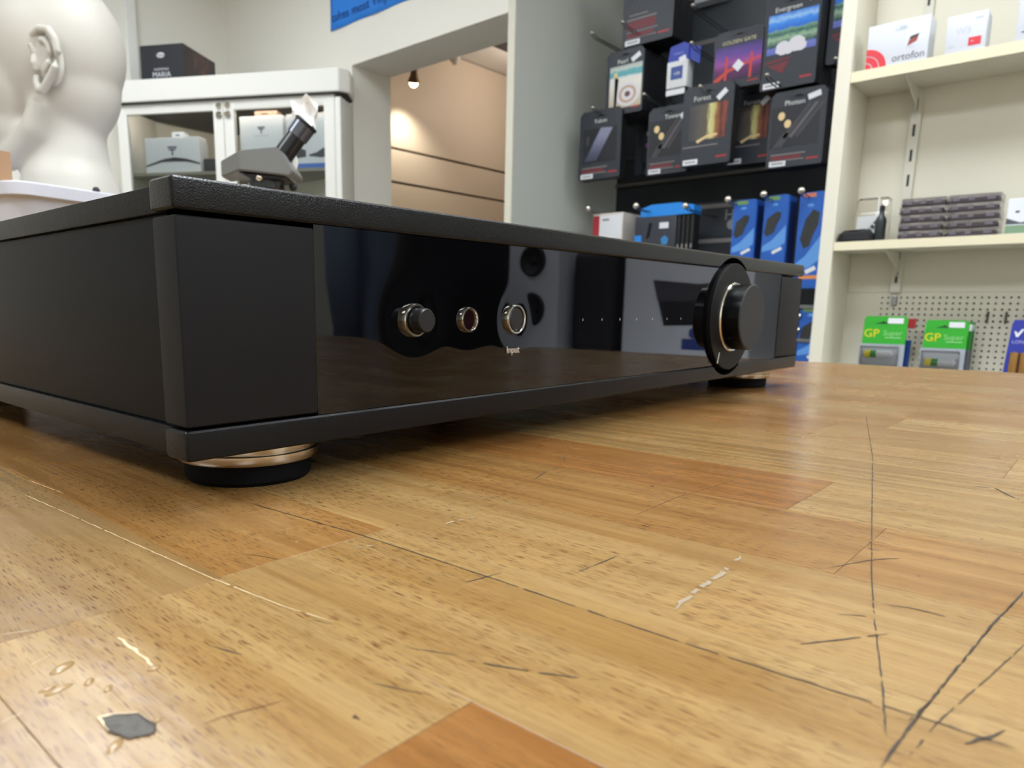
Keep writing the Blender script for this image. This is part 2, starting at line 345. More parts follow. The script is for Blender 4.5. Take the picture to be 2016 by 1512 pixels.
# wear: scratches with a shape of their own, lying in the lacquer
SCR = {'long': [(0.3025, -0.0752), (0.196, -0.103), (0.0947, -0.1265), (0.0642, -0.1337), (0.045, -0.1387), (0.0242, -0.1444), (0.0112, -0.1477)],
 'r1': [(0.0795, -0.1547), (0.0569, -0.1524), (0.036, -0.1508), (0.0172, -0.1494), (0.0084, -0.1489), (0.004, -0.1488)], 'r2': [(0.0528, -0.1571), (0.0378, -0.1547), (0.0194, -0.1517), (0.0085, -0.1506)],
 'crack': [(0.0143, -0.0031), (0.0172, -0.0421), (0.0176, -0.0851), (0.0173, -0.1158), (0.0180, -0.1373), (0.0188, -0.1518), (0.0186, -0.1593)],
 'white': [(-0.0226, 0.0449), (-0.0213, 0.0199), (-0.0202, -0.0065), (-0.0185, -0.0446), (-0.0167, -0.0647), (-0.0145, -0.0755)],
 'a': [(0.0113, -0.0789), (0.0213, -0.0809)], 'b': [(0.0313, -0.0911), (0.0456, -0.0919)], 'c': [(0.0282, -0.1315), (0.0349, -0.136), (0.0428, -0.1411)], 'd': [(0.0552, -0.1377), (0.0566, -0.1412), (0.0569, -0.1448), (0.0559, -0.1478)],
 'e': [(0.0678, -0.1252), (0.0787, -0.1302), (0.0845, -0.1344)], 'f': [(-0.0324, -0.0683), (-0.0313, -0.0722), (-0.0301, -0.0757)], 'g': [(-0.0167, -0.0718), (-0.0153, -0.076)], 'h': [(-0.0129, -0.0898), (-0.0109, -0.0937), (-0.0091, -0.0971)],
 'i': [(-0.0093, -0.0992), (-0.007, -0.1048), (-0.0052, -0.1088), (-0.0011, -0.116)], 'k': [(-0.0227, -0.0944), (-0.0217, -0.0973), (-0.0199, -0.1016)], 'l': [(-0.0438, -0.0869), (-0.0407, -0.0873), (-0.0371, -0.0883), (-0.0335, -0.0895)],
 'm': [(-0.004, -0.046), (-0.0052, -0.0406), (-0.0079, -0.0356)], 'n': [(0.2323, -0.0665), (0.23, -0.0809), (0.2399, -0.0984), (0.2477, -0.1107)], 'o': [(0.17, -0.1331), (0.1712, -0.1402), (0.1573, -0.1479)], 'p': [(0.0737, -0.0797), (0.0966, -0.0791), (0.133, -0.0825)],
 'w2': [(-0.0406, -0.0549), (-0.0406, -0.0621), (-0.0408, -0.0674), (-0.0412, -0.0696)], 'w3': [(-0.0525, -0.0425), (-0.0479, -0.0447)], 'w4': [(-0.0599, -0.0693), (-0.0573, -0.0688)], 'q': [(0.1129, -0.032), (0.1236, -0.0251)], 's': [(0.0451, -0.1332), (0.0485, -0.1378)],
 't': [(0.0849, -0.1263), (0.0876, -0.1305)], 'u': [(0.2233, -0.13), (0.2256, -0.1383)], 'v': [(0.0859, -0.0398), (0.1001, -0.0351)], 'x': [(0.3886, -0.0787), (0.3838, -0.103), (0.3778, -0.1285)],
 'scuff': [(0.0279, -0.1124), (0.038, -0.1117), (0.0498, -0.1114), (0.0626, -0.1102)], 'scuff2': [(0.011, -0.0496), (0.0143, -0.0515)], 'scuff3': [(0.0339, -0.051), (0.0453, -0.0527)], 'y': [(0.0241, -0.1499), (0.0168, -0.149)], 'z': [(0.0158, -0.1548), (0.0224, -0.158)],
 'bb': [(-0.0525, -0.0562), (-0.0495, -0.055)], 'w5': [(-.0165, .062), (-.0150, .040)]}
WID = {'long': .00020, 'r1': .00026, 'r2': .00016, 'crack': .00024, 'white': .00018, 'd': .0004, 'i': .00024, 'h': .0002, 'scuff': .0008, 'scuff2': .0010, 'scuff3': .0006, 'w2': .00042, 'w3': .0002, 'w4': .0003, 's': .0004, 'n': .0003, 'o': .0004, 'x': .0003, 'z': .0005, 'w5': .0002}
M_scr = mat('scratch_dark', (52, 42, 34), .6); M_scrw = mat('scratch_pale', (214, 190, 150), .3); M_scuff = mat('scuff_grey', (150, 134, 112), .5); M_scrb = mat('scratch_brown', (120, 80, 40), .5)
def ribbon(mb, pts, w, z, gap=0.):
    """broken, uneven hair-thin mark"""
    P = [Vector((*p, z)) for p in pts]
    D = []
    for a, c in zip(P, P[1:]):
        n = max(2, int((c-a).length/.0012)); D += [a.lerp(c, i/n) for i in range(n)]
    D.append(P[-1]); b = mb.bm; prev = None
    for i, p in enumerate(D):
        t = (D[min(i+1, len(D)-1)]-D[max(i-1, 0)]).normalized(); s = Vector((-t.y, t.x, 0))
        e = min(1, .25+i*.25, .25+(len(D)-1-i)*.25); ww = w*e*random.uniform(.5, 1.15)/2; j = s*random.uniform(-.3, .3)*w
        cur = (b.verts.new(p+j+s*ww), b.verts.new(p+j-s*ww))
        if prev and random.random() > gap: b.faces.new((prev[0], prev[1], cur[1], cur[0]))
        prev = cur
for kk, pts in SCR.items():
    pale = kk in ('white', 'w2', 'w3', 'w4', 'bb', 'w5'); sc = kk.startswith('scuff')
    mb = MB(); ribbon(mb, pts, WID.get(kk, .00026)*1.25, .00009, .35 if sc else (.22 if kk in ('r2', 'i', 'd', 'n', 'x') else .06))
    if kk == 'r1': ribbon(mb, [(x+.0006, y-.0002) for x, y in pts], .00012, .00009, .2)
    mb.build('scratch', M_scrw if pale else M_scuff if sc else M_scrb if kk in ('l', 'm', 'p') else M_scr, bench)
# gouges: lifted lacquer with a dark filled dent
def blob(pts, z): return [(x, y) for x, y in pts]
G = [(-0.0512, -0.0769), (-0.0497, -0.0775), (-0.0478, -0.0792), (-0.0474, -0.0830), (-0.0480, -0.0846), (-0.0493, -0.0843), (-0.0506, -0.0836), (-0.0516, -0.0806)]
gp = MB().prism(G, .00004, .00014, 'XY').build('gouge', mat('filled_gouge', (84, 80, 74), .7, bump=(1200, .8), var=(900, .5)), bench)
gd = MB(); ribbon(gd, G+G[:1], .00045, .00015); gd.build('gouge_edge', M_scr, bench)
rim = MB(); ribbon(rim, [(-0.0517, -0.0803), (-0.0513, -0.0766), (-0.0496, -0.0772), (-0.0476, -0.0789)], .0004, .00016); rim.build('gouge_rim', M_scrw, bench)
M_dent = mat('lacquer_dent', (152, 124, 84), .12)
for (x, y, a, c, rz, hh) in ((-.0498, -.0602, .0021, .0010, .5, .00035), (-.0522, -.0660, .0020, .0007, .2, .0003), (-.0487, -.0668, .0012, .0006, .9, .0003), (-.0477, -.0704, .0010, .0005, .8, .00025),
                             (-.0411, -.0694, .0010, .0008, .3, .0004), (-.0532, -.0648, .0012, .0005, .1, .00025), (-.0523, -.0838, .0016, .0007, .7, .0002), (-.0466, -.0822, .0007, .0005, 0, .0003)):
    MB().ball((x, y, 0), 1, 2, (a, c, hh), Matrix.Rotation(rz, 4, 'Z')).build('dent', M_dent, bench, 'all')
random.seed(21)
mb = MB()
for i in range(60):
    x = random.uniform(-.055, .35); y = random.uniform(-.165, .0) if x > -.01 else random.uniform(-.08, .06)
    a = random.uniform(-.4, .4)+PI/2; l = random.uniform(.0006, .0022); ribbon(mb, [(x, y), (x+l*math.cos(a), y+l*math.sin(a))], random.uniform(.00015, .0004), .00009)
mb.build('nick', M_scr, bench, kind='stuff')

# ------------------------------------------------------------------ amplifier
amp = thing('amplifier', 'black slim hi-fi amplifier with glossy front on the workbench', 'amplifier')
AW, AD = .43, .325
def cutter(r, y0, y1): return MB().lathe([(r, 0), (r, y1-y0)], 48, 'Y', (.3155, y1, .0455))
def with_notch(mb, name, m):
    o = mb.build(name, m, amp, True)
    c = cutter(.0316, -.02, .02).build('cut', m)
    md = o.modifiers.new('notch', 'BOOLEAN'); md.operation = 'DIFFERENCE'; md.object = c; md.solver = 'EXACT'
    bpy.context.view_layer.update(); dg = bpy.context.evaluated_depsgraph_get(); me = bpy.data.meshes.new_from_object(o.evaluated_get(dg))
    o.modifiers.clear(); old = o.data; o.data = me; bpy.data.meshes.remove(old); bpy.data.objects.remove(c); return o
with_notch(MB().box(0, AW, -.0004, .0112, .0710, .0785, .0014, 3), 'top_front_bar', M_lip)
MB().box(.0028, AW-.0028, .0105, AD, .0712, .0777, .0006).build('lid', M_blk, amp, True)
with_notch(MB().box(0, AW, -.0004, .0108, .0120, .0197, .0013, 3), 'base_front_bar', M_blk)
MB().box(.0028, AW-.0028, .0104, AD, .0122, .0193, .0006).build('base', M_blk, amp, True)
MB().box(.004, AW-.004, .0110, AD-.004, .0194, .0711, .0006).build('side_case', M_side, amp, True)
MB().box(.0006, .0392, .0, .0115, .0203, .0699, .0009, 3).build('front_pad', M_satin, amp, True)
MB().box(AW-.0387, AW-.0006, .0, .0115, .0203, .0699, .0009, 3).build('front_pad', M_satin, amp, True)
# glass: gently dished round the buttons, as moulded acrylic is
b = MB().bm; NX, NZ = 150, 24; gx0, gx1, gz0, gz1 = .0392, AW-.0387, .0198, .0709; V = []
def dish(x, z):
    y = 0
    for bx, r, h in ((.0765, .011, .00035), (.1012, .008, .00018), (.126, .0075, .00018)):
        d = math.hypot(x-bx, z-.0455)/r; y += h*math.exp(-d*d*1.2)
    return y
for j in range(NZ+1):
    V.append([b.verts.new((gx0+(gx1-gx0)*i/NX, .0004+dish(gx0+(gx1-gx0)*i/NX, gz0+(gz1-gz0)*j/NZ), gz0+(gz1-gz0)*j/NZ)) for i in range(NX+1)])
for j in range(NZ):
    for i in range(NX): b.faces.new((V[j][i], V[j][i+1], V[j+1][i+1], V[j+1][i]))
gm = MB(); gm.bm = b; gm.box(gx0, gx1, .0012, .0108, gz0, gz1)
gm.build('front_glass', M_gloss, amp, 'all')
def ring(x, R, r, t, y0, name='button_ring'):
    return MB().lathe([(r, -.001), (r, t*.6), (r+(R-r)*.25, t), (R-(R-r)*.25, t), (R, t*.5), (R, -.001), (r, -.001)], 40, 'Y', (x, y0, .0455), False).build(name, M_chrome, amp, True)
M_btn = mat('button_black', (20, 21, 24), .38)
rg = ring(.0762, .0052, .0041, .0011, 0); MB().lathe([(.0037, -.001), (.0037, .0050), (.0033, .0056), (0.0001, .0056)], 32, 'Y', (.0762, 0, .0455)).build('power_button', M_btn, amp, True)
MB().lathe([(.0041, 0), (.0041, .0003)], 32, 'Y', (.0762, .0002, .0455)).build('button_well', M_black, amp)
ring(.1012, .0042, .0033, .0010, 0, 'sensor_ring'); MB().lathe([(.0033, 0), (.0033, .0004)], 32, 'Y', (.1012, .0002, .0455)).build('remote_sensor', mat('sensor_red', (24, 6, 8), .1), amp)
ring(.126, .0053, .0043, .0011, 0); MB().lathe([(.0041, -.001), (.0041, .0004), (.0036, .0009), (.0001, .0009)], 32, 'Y', (.126, 0, .0455)).build('input_button', M_btn, amp, True)
text('lettering', 'Input', .0036, mat('silver_print', (190, 180, 166), .4), amp, .1254, .0001, .0346)
for i in range(7):
    x = .1708+.01452*i
    MB().ball((x, .0004, .0450), .0005, 1, (.6, .25, 1.3)).build('indicator_mark', mat('mark_print', (176, 174, 170), .4), amp)
MB().lathe([(.0285, -.002), (.0285, .0017), (.0281, .0020), (.0001, .0020)], 72, 'Y', (.3155, 0, .0455)).build('volume_disc', M_satin, amp, True)
MB().lathe([(.0172, .0018), (.0172, .0027), (.0176, .0031), (.0181, .0031), (.0186, .0025), (.0186, .0018)], 64, 'Y', (.3155, 0, .0455), False).build('volume_ring', M_chrome, amp, True)
kn = MB().lathe([(.0174, .0020), (.0174, .0120), (.0168, .0126), (.0001, .0126)], 64, 'Y', (.3155, 0, .0455)).build('volume_knob', mat('knob_grey', (34, 35, 39), .5, spec=.35), amp, True)
kn.data.materials.append(mat('knob_side_gloss', (6, 8, 10), .18))
for p in kn.data.polygons:
    if abs(p.normal.y) < .3: p.material_index = 1
MB().box(-.0003, .0003, -.0023, -.0019, -.0030, .0030, rot=Matrix.Translation((.3000, 0, .0240)) @ Matrix.Rotation(.30, 4, 'Y')).build('pointer_mark', M_wtxt, amp)
for fx, fy in ((.032, .0256), (AW-.032, .0256), (.032, AD-.036), (AW-.032, AD-.036)):
    ft = MB().lathe([(.0201, .0121), (.0201, .0096), (.0199, .0093), (.0205, .0089), (.0205, .0072), (.0198, .0062), (.018, .0060)], 56, 'Z', (fx, fy, 0)).build('foot', M_gold, amp, True)
    MB().lathe([(.0182, .0066), (.0182, .0012), (.0172, .0), (.001, .0)], 48, 'Z', (fx, fy, 0)).build('rubber_pad', M_rub, ft, True)

# ------------------------------------------------------------------ things on the bench behind the amplifier
CS, SN = math.cos(math.radians(12.5)), math.sin(math.radians(12.5))
def lid_pt(a, c, z): return (.201+CS*a-SN*c, .7698+SN*a+CS*c, z)
box = thing('storage_box', 'white plastic storage box with rimmed lid under the mannequin head', 'box', (.201, .7698, 0), math.radians(12.5))
M_plast = mat('milky_plastic', (196, 198, 208), .35, spec=.5)
mb = MB(); bw, bd = .36, .36
# tapered tub with rounded corners
def rrect(x0, x1, y0, y1, r, n=5):
    out = []
    for cx, cy, a0 in ((x1-r, y1-r, 0), (x0+r, y1-r, PI/2), (x0+r, y0+r, PI), (x1-r, y0+r, 1.5*PI)):
        out += [(cx+r*math.cos(a0+PI/2*i/n), cy+r*math.sin(a0+PI/2*i/n)) for i in range(n+1)]
    return out
def loft(mb, rings, cap=(1, 1)):
    b = mb.bm; R = [[b.verts.new(p) for p in r] for r in rings]; n = len(R[0])
    for a, c in zip(R, R[1:]):
        for i in range(n): b.faces.new((a[i], a[(i+1) % n], c[(i+1) % n], c[i]))
    if cap[0]: b.faces.new(R[0][::-1])
    if cap[1]: b.faces.new(R[-1])
    bmesh.ops.recalc_face_normals(b, faces=b.faces); return mb
loft(mb, [[(x, y, z) for x, y in rrect(i, bw-i, i, bd-i, .024)] for i, z in ((.030, .0), (.008, .168), (.006, .170))]).build('tub', M_plast, box, True)
loft(MB(), [[(x, y, z) for x, y in rrect(i, bw-i, i, bd-i, .022)] for i, z in ((.002, .1695), (0, .1705), (0, .1835), (.002, .1850))]).build('lid', M_plast, box, True)

crt = thing('carton', 'small plain brown cardboard carton on the white storage box lid', 'box', lid_pt(-.005, .10, .1851), math.radians(12.5))
M_kraft = mat('kraft_card', (158, 124, 92), .8, bump=(300, .1), var=(30, .08))
MB().box(0, .0615, 0, .10, 0, .047, .0008).build('body', M_kraft, crt)
MB().box(.026, .036, -.0004, .10, .0471, .0474).build('tape', mat('packing_tape', (176, 150, 112), .25), crt)
kb = tag(MB().lathe([(.004, 0), (.0045, .002), (.003, .005), (.0005, .006)], 16, 'Z', lid_pt(.104, .006, .1852)).build('bead', M_black, None, True), 'tiny black bead lying on the front rim of the storage box lid', 'bead')

# mannequin head: overlapping volumes welded into one smooth skin
hd = MB()
hd.ball((-.023, 0, .035), .1, 4, (.955, .75, 1.03))                 # cranium
hd.ball((-.008, 0, -.015), .1, 4, (.70, .62, .78))                 # back of the skull
hd.ball((-.075, 0, -.005), .1, 4, (.52, .60, .90))                 # face
hd.ball((-.078, 0, -.072), .1, 4, (.50, .47, .50))                 # jaw
hd.ball((-.118, 0, -.105), .022, 3, (1, 1.1, .9))                  # chin
hd.ball((-.116, 0, .030), .03, 3, (.6, 1.7, .8))                   # brow
for s in (-1, 1): hd.tube([(-.022, s*.050, -.045), (-.036, s*.048, -.078), (-.070, s*.036, -.108), (-.105, s*.016, -.118)], .02, 12, [.018, .020, .019, .018])   # jaw line
hd.tube([(-.014, 0, -.04), (-.014, 0, -.085), (-.016, 0, -.115), (-.018, 0, -.140), (-.018, 0, -.1838)], .06, 36, [.0520, .0490, .0540, .0650, .0720])
hd.tube([(-.124, 0, .022), (-.137, 0, -.010), (-.143, 0, -.030), (-.132, 0, -.040)], .01, 12, [.008, .011, .014, .010])   # nose
for s in (-1, 1):
    hd.ball((-.128, s*.010, -.036), .008, 2); hd.ball((-.118, s*.031, .004), .0125, 3, (.55, 1.2, .7))
hd.tube([(-.118, -.024, -.062), (-.128, -.010, -.058), (-.130, 0, -.060), (-.128, .010, -.058), (-.118, .024, -.062)], .005, 10, [.004, .006, .0062, .006, .004])
hd.tube([(-.117, -.020, -.070), (-.127, 0, -.074), (-.117, .020, -.070)], .005, 10, [.004, .0075, .004])
M_head = mat('head_white', (186, 182, 172), .5, bump=(60, .02))
head = hd.build('mannequin_head', M_head, None, 'all')
head.location = (.3185+.735*.066, .9638+.678*.066, .3695); head.rotation_euler = (0, 0, math.radians(-47.22))
tag(head, 'smooth off-white bald mannequin head with a moulded ear on the storage box', 'mannequin')
rm = head.modifiers.new('weld', 'REMESH'); rm.mode = 'VOXEL'; rm.voxel_size = .0025; rm.use_smooth_shade = True
sm = head.modifiers.new('soften', 'SMOOTH'); sm.factor = .5; sm.iterations = 55
for s in (-1, 1):
    yy = s*.0690; e = MB()
    E_ = [(-.015, .010), (-.020, .022), (-.016, .034), (-.004, .040), (.011, .037), (.020, .025), (.022, .009), (.017, -.009), (.008, -.020), (.000, -.029), (-.007, -.036), (-.013, -.035), (-.0165, -.026), (-.016, -.016)]
    out = lambda x: .002+.013*max(0, min(1, (x+.016)/.032))
    e.tube([(x, yy+s*out(x), z) for x, z in E_], .005, 12, [.0035, .0045, .0052, .0055, .0055, .0055, .0055, .0052, .0052, .0055, .0062, .0062, .0055, .004])
    e.ball((.003, yy, .004), 1, 3, (.019, .0075, .034), Matrix.Rotation(-.12, 4, 'Y'))
    e.tube([(x*.55-.002, yy+s*(.005+.006*max(0, min(1, (x+.016)/.03))), z*.58+.003) for x, z in E_[3:10]], .0048, 10)
    e.tube([(-.0165, yy+s*.003, .007), (-.0155, yy+s*.007, -.002), (-.015, yy+s*.004, -.012)], .0045, 10)
    ear = e.build('ear', M_head, head, 'all')
    q = ear.modifiers.new('weld', 'REMESH'); q.mode = 'VOXEL'; q.voxel_size = .0012; q.use_smooth_shade = True
    q = ear.modifiers.new('soften', 'SMOOTH'); q.factor = .5; q.iterations = 6

# microscope
ms = thing('microscope', 'grey and black microscope with white paper stuffed in its eyepiece', 'microscope', (.4163, .6156, 0), math.radians(-47.224))
M_mgrey = mat('microscope_grey', (112, 114, 112), .45, bump=(900, .05)); M_mblk = mat('microscope_black', (26, 28, 32), .25)
b = bmesh.new()
def pt(x, y, z): return b.verts.new((x, y, z))
F_ = [(-.0149, .2010), (-.0139, .2222), (.0279, .2262), (.0340, .2212), (.0410, .2088), (.0455, .2004), (.0417, .1950)]      # front face outline
fr_ = [pt(x, -.028, z) for x, z in F_]; bk_ = [pt(x, .034, z) for x, z in F_]; nl = [pt(-.0434, -.004, .1967), pt(-.0434, -.004, .2149), pt(-.0434, .030, .2149), pt(-.0434, .030, .1967)]
b.faces.new(fr_); b.faces.new(bk_[::-1])
for i in range(1, 6): b.faces.new((fr_[i], bk_[i], bk_[i+1], fr_[i+1]))
b.faces.new((fr_[6], bk_[6], bk_[0], fr_[0])); b.faces.new((nl[0], nl[1], fr_[1], fr_[0])); b.faces.new((nl[1], nl[2], bk_[1], fr_[1])); b.faces.new((nl[2], nl[3], bk_[0], bk_[1])); b.faces.new((nl[3], nl[0], fr_[0], bk_[0])); b.faces.new((nl[0], nl[3], nl[2], nl[1]))
bmesh.ops.recalc_face_normals(b, faces=b.faces); bmesh.ops.bevel(b, geom=b.edges[:], offset=.0012, segments=2, affect='EDGES')
mb = MB(); mb.bm = b; mb.build('housing', M_mgrey, ms, True)
MB().prism([(-.018, .2000), (-.012, .1985), (.036, .1945), (.030, .1925), (-.004, .1930)], -.022, .028).build('under_plate', M_black, ms)
ax = Vector((.62, 0, .785)).normalized(); base = Vector((.0262, .002, .2195))
def along(d): return tuple(base+ax*d)
et = MB().tube([along(-.004), along(.030)], .0118, 28).build('eyepiece_tube', M_mblk, ms, True)
MB().tube([along(.030), along(.0305), along(.0465), along(.0470)], .0138, 28, [.0118, .0132, .0136, .0132]).build('eyepiece_collar', mat('collar_sheen', (96, 98, 106), .2, metal=.6), ms, True)
MB().tube([along(.0470), along(.0475), along(.0500), along(.0505)], .0145, 28, [.0136, .0146, .0146, .0138]).build('eyepiece_rim', M_black, ms, True)
b = bmesh.new(); bmesh.ops.create_cube(b, size=1); bmesh.ops.subdivide_edges(b, edges=b.edges[:], cuts=7, use_grid_fill=True); random.seed(4)
for v in b.verts:
    c = v.co; x, y, z = c.x*.026, c.y*.012, c.z*.028
    w = .0020*math.sin(z*260+x*190)+.0016*math.sin(x*330-z*140+y*200)
    v.co = (x*(1+.10*z/.014)+random.uniform(-.0007, .0007)+.0012*math.sin(z*330), y+w*1.4+random.uniform(-.0006, .0006), z+(.004*math.sin(x*240+.6)+.002*math.sin(x*520) if z > 0 else 0)+random.uniform(-.0006, .0006))
mb = MB(); mb.bm = b
mb.build('paper_wad', mat('tissue_white', (250, 250, 250), .8), ms, False).matrix_local = Matrix.Translation(along(.0515)) @ Matrix.Translation((-.003, 0, .009)) @ Matrix.Rotation(.12, 4, 'Y')
mb = MB(); mb.ball((.037, .012, .2170), 1, 3, (.007, .006, .011))
mb.build('white_lump', MATS['tissue_white'], ms, True)  # small white lump beside the eyepiece tube
MB().lathe([(.010, .1700), (.013, .1720), (.013, .1800), (.021, .1835), (.021, .1925), (.010, .1935)], 32, 'Z', (.008, .002, 0)).build('turret', M_mblk, ms, True)
MB().lathe([(.004, .118), (.0065, .122), (.008, .140), (.009, .172)], 24, 'Z', (.006, -.004, 0)).build('objective', M_chrome, ms, True)
MB().ball((.0055, -.020, .1940), .0045, 2).build('clamp_screw', M_chrome, ms, True)
MB().ball((.0397, .0, .1868), .0048, 2).build('side_knob', M_black, ms, True)
MB().prism([(-.014, .194), (.014, .194), (.018, .15), (.030, .05), (.030, .018), (-.004, .018), (-.002, .13)], .010, .033, 'XZ', .002).build('arm', M_mgrey, ms, True)
MB().box(-.040, .030, -.045, .045, .092, .100, .0015).build('stage', M_mblk, ms, True)
loft(MB(), [[(x, y, z) for x, y in rrect(-.065+i, .060-i, -.055+i, .055-i, .02)] for i, z in ((0, 0), (0, .012), (.006, .019))]).build('base', M_mgrey, ms, True)
for s in (-1, 1): MB().lathe([(.012, 0), (.012, .012), (.010, .014)], 24, 'Y', (.018, .009 if s > 0 else .047, .07), True).build('focus_knob', M_mblk, ms, True)
wl = MB(); wl.ball((0, 0, 0), 1, 4, (.030, .024, .043))
for v in wl.bm.verts:
    c = v.co; a = math.atan2(c.y, c.x); k = 1+.14*math.sin(a*7+c.z*40)*(.043-c.z)/.086+.05*math.sin(a*3+c.z*160); c.x *= k; c.y *= k
    if c.z < -.02: c.x *= 1.25; c.y *= 1.15; c.z = -.02+(c.z+.02)*.95
wp = wl.build('crumpled_cloth', mat('cloth_white', (228, 226, 220), .9, bump=(90, .6)), ms, True, loc=(-.012, -.022, .1425)); wp['label'] = 'white crumpled cloth under the housing'

# ------------------------------------------------------------------ glass-fronted corner cabinet
cab = thing('display_cabinet', 'white corner cabinet with two glass doors and round locks', 'cabinet', (1.357, 3.175, 0), math.radians(-59.335))
CW, CT = 1.020, .890
M_cab = mat('cabinet_white', (232, 231, 224), .42, bump=(120, .03)); M_cabin = mat('cabinet_inside', (220, 214, 200), .7)
def fw_box(x0, x1, y0, y1, z0, z1, name, m=M_cab, bev=.003, par=cab): return MB().box(x0, x1, y0, y1, z0, z1, bev).build(name, m, par, True)
cor = [(-.002, -.024), (CW+.006, -.024), (CW+.036, .015), (CW+.016, .125), (.186, .618), (-.002, .262)]
MB().prism(cor, CT+.002, .979, 'XY', .003).build('cornice', M_cab, cab)
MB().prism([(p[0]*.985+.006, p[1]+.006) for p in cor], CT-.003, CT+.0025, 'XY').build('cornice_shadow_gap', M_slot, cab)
MB().prism([(.02, .02), (CW-.01, .02), (CW-.01, .12), (.186, .60), (.02, .26)], .33, .35, 'XY').build('shelf', M_cabin, cab)
MB().prism([(.02, .02), (CW-.01, .02), (CW-.01, .12), (.186, .60), (.02, .26)], .60, .612, 'XY').build('shelf', mat('cabinet_shelf_grey', (150, 146, 132), .6), cab)
MB().prism([(.005, .0), (CW, .0), (CW+.01, .125), (.186, .61), (.005, .26)], FL+.001, .30, 'XY').build('lower_body', M_cab, cab)
fw_box(0, .02, .001, .25, .30, CT-.012, 'side_panel')
fw_box(CW-.022, CW+.004, .001, .130, .30, CT-.012, 'side_panel')
bp_ = MB().box(0, .93, 0, .006, .30, CT-.012).build('back_panel', M_cabin, cab); bp_.location = (CW-.004, .130, 0); bp_.rotation_euler = (0, 0, math.radians(149.9))
def cab_door(x0, x1, lx):
    d = MB(); st, top = .046, .040; zb, zt = .305, CT-.0025
    d.box(x0, x0+st, -.002, .018, zb, zt, .003).box(x1-st, x1, -.002, .018, zb, zt, .003).box(x0+st-.002, x1-st+.002, -.001, .017, zt-top, zt, .002).box(x0+st-.002, x1-st+.002, -.001, .017, zb, zb+.05, .002)
    dd = d.build('door', M_cab, cab, True)
    MB().box(x0+st-.004, x1-st+.004, .007, .010, zb+.04, zt-top+.004).build('pane', M_glass, dd)
    MB().lathe([(.0001, 0), (.012, 0), (.012, .005), (.010, .008), (.0001, .009)], 24, 'Y', (lx, -.002, zt-.022)).build('lock', M_chrome, dd, True)
    MB().lathe([(.0001, 0), (.014, 0), (.014, .007), (.011, .011), (.0001, .011)], 24, 'Y', (lx, -.002, zt-.058)).build('knob', M_chrome, dd, True)
cab_door(.004, .5045, .487); cab_door(.5075, .997, .527)
fw_box(.9985, CW+.003, -.002, .019, .305, CT-.013, 'stile')
stl = MB().tube([(.06, .030, .868), (.96, .030, .868)], .0055, 10).build('added_fill_strip', mat('fill_strip_glow', (255, 240, 224), .3, emit=((255, 240, 224), 30.0)), cab, 'all')  # glowing tube added to lift the boxes behind the glass
# boxes inside
CAX = Vector((.51002, -.86016, 0)); CAN = Vector((.86016, .51002, 0)); CA = Vector((1.357, 3.175, 0))
def cpt(x, y, z): return tuple(CA+CAX*x+CAN*y+Vector((0, 0, z)))
CRZ = math.radians(-59.335)
M_ink = mat('navy_ink', (66, 74, 96), .5); M_pale = mat('pale_ink', (188, 194, 206), .5)
def emblem(t, x, z, s, y):
    """small winged emblem: an arched crest on a stem over a line of tiny words"""
    mb = MB(); mb.box(x-s, x+s, y-.0006, y, z+.55*s, z+.85*s).box(x-.75*s, x+.75*s, y-.0006, y, z+.15*s, z+.42*s).box(x-.16*s, x+.16*s, y-.0006, y, z-.8*s, z+.2*s)
    mb.build('emblem', M_ink, t)
    slab('small_print', t, M_pale, x-1.9*s, x+1.9*s, z-1.45*s, z-1.25*s, y)
def white_pack(name, label, x, w, z0, z1, y=.10, d=.05, ez=.6, blue=False, pics=True, grp='white boxed sets in the glass cabinet'):
    t = thing(name, label, 'box', cpt(x, y, z0), CRZ, grp); h = z1-z0
    MB().box(0, w, 0, d, 0, h, .002).build('carton', M_whitebox, t)
    emblem(t, w*.5, h*ez, w*.085, 0)
    if pics:
        for cx in (.22, .78):
            MB().prism([(w*cx-.045, h*.26), (w*cx-.01, h*.30), (w*cx+.02, h*.38), (w*cx+.045, h*.34), (w*cx+.045, h*.22), (w*cx+.01, h*.20), (w*cx-.045, h*.23)], -.0007, 0).build('printed_picture', mat('print_charcoal', (62, 66, 74), .5), t)
    if blue: slab('blue_band', t, mat('band_blue', (60, 110, 200), .4), 0, w, .0, .022, 0)
    return t
M_dk = mat('deck_dark', (42, 44, 52), .4)
t = white_pack('boxed_set', 'white emblem box standing in front behind the cabinet door next to the mannequin head', .099, .262, .6121, .760, .042, .06, .62, pics=False)
MB().prism([(.0, .035), (.08, .058), (.14, .066), (.20, .058), (.262, .040), (.262, .033), (.2, .046), (.14, .048), (.08, .047), (.0, .028)], -.0008, 0).build('printed_picture', M_dk, t)
t2 = white_pack('boxed_set', 'white box peeking over the emblem box behind the cabinet door', .075, .255, .6121, .752, .106, .06, .6, pics=False)
t3 = thing('small_carton', 'small white carton on top of the stacked white emblem boxes', 'box', cpt(.225, .055, .7601), CRZ); MB().box(0, .055, 0, .04, 0, .024, .001).build('carton', M_whitebox, t3); slab('print', t3, M_ink, .018, .037, .008, .013, 0)
white_pack('boxed_set', 'white emblem box with dark connectors printed, behind the microscope tube', .552, .197, .6121, .830, .045, .05, .74)
white_pack('boxed_set', 'white emblem box with a blue bottom band beside the cabinet stile', .766, .185, .6121, .829, .040, .035, .80, True)
blk = thing('black_case', 'small black case lying beside the white emblem boxes in the cabinet', 'case', cpt(.366, .06, .6121), CRZ); MB().box(0, .105, 0, .06, 0, .060, .006).build('shell', M_dk, blk, True); MB().box(.075, .10, -.004, .0, .035, .05, .001).build('clasp', M_chrome, blk)
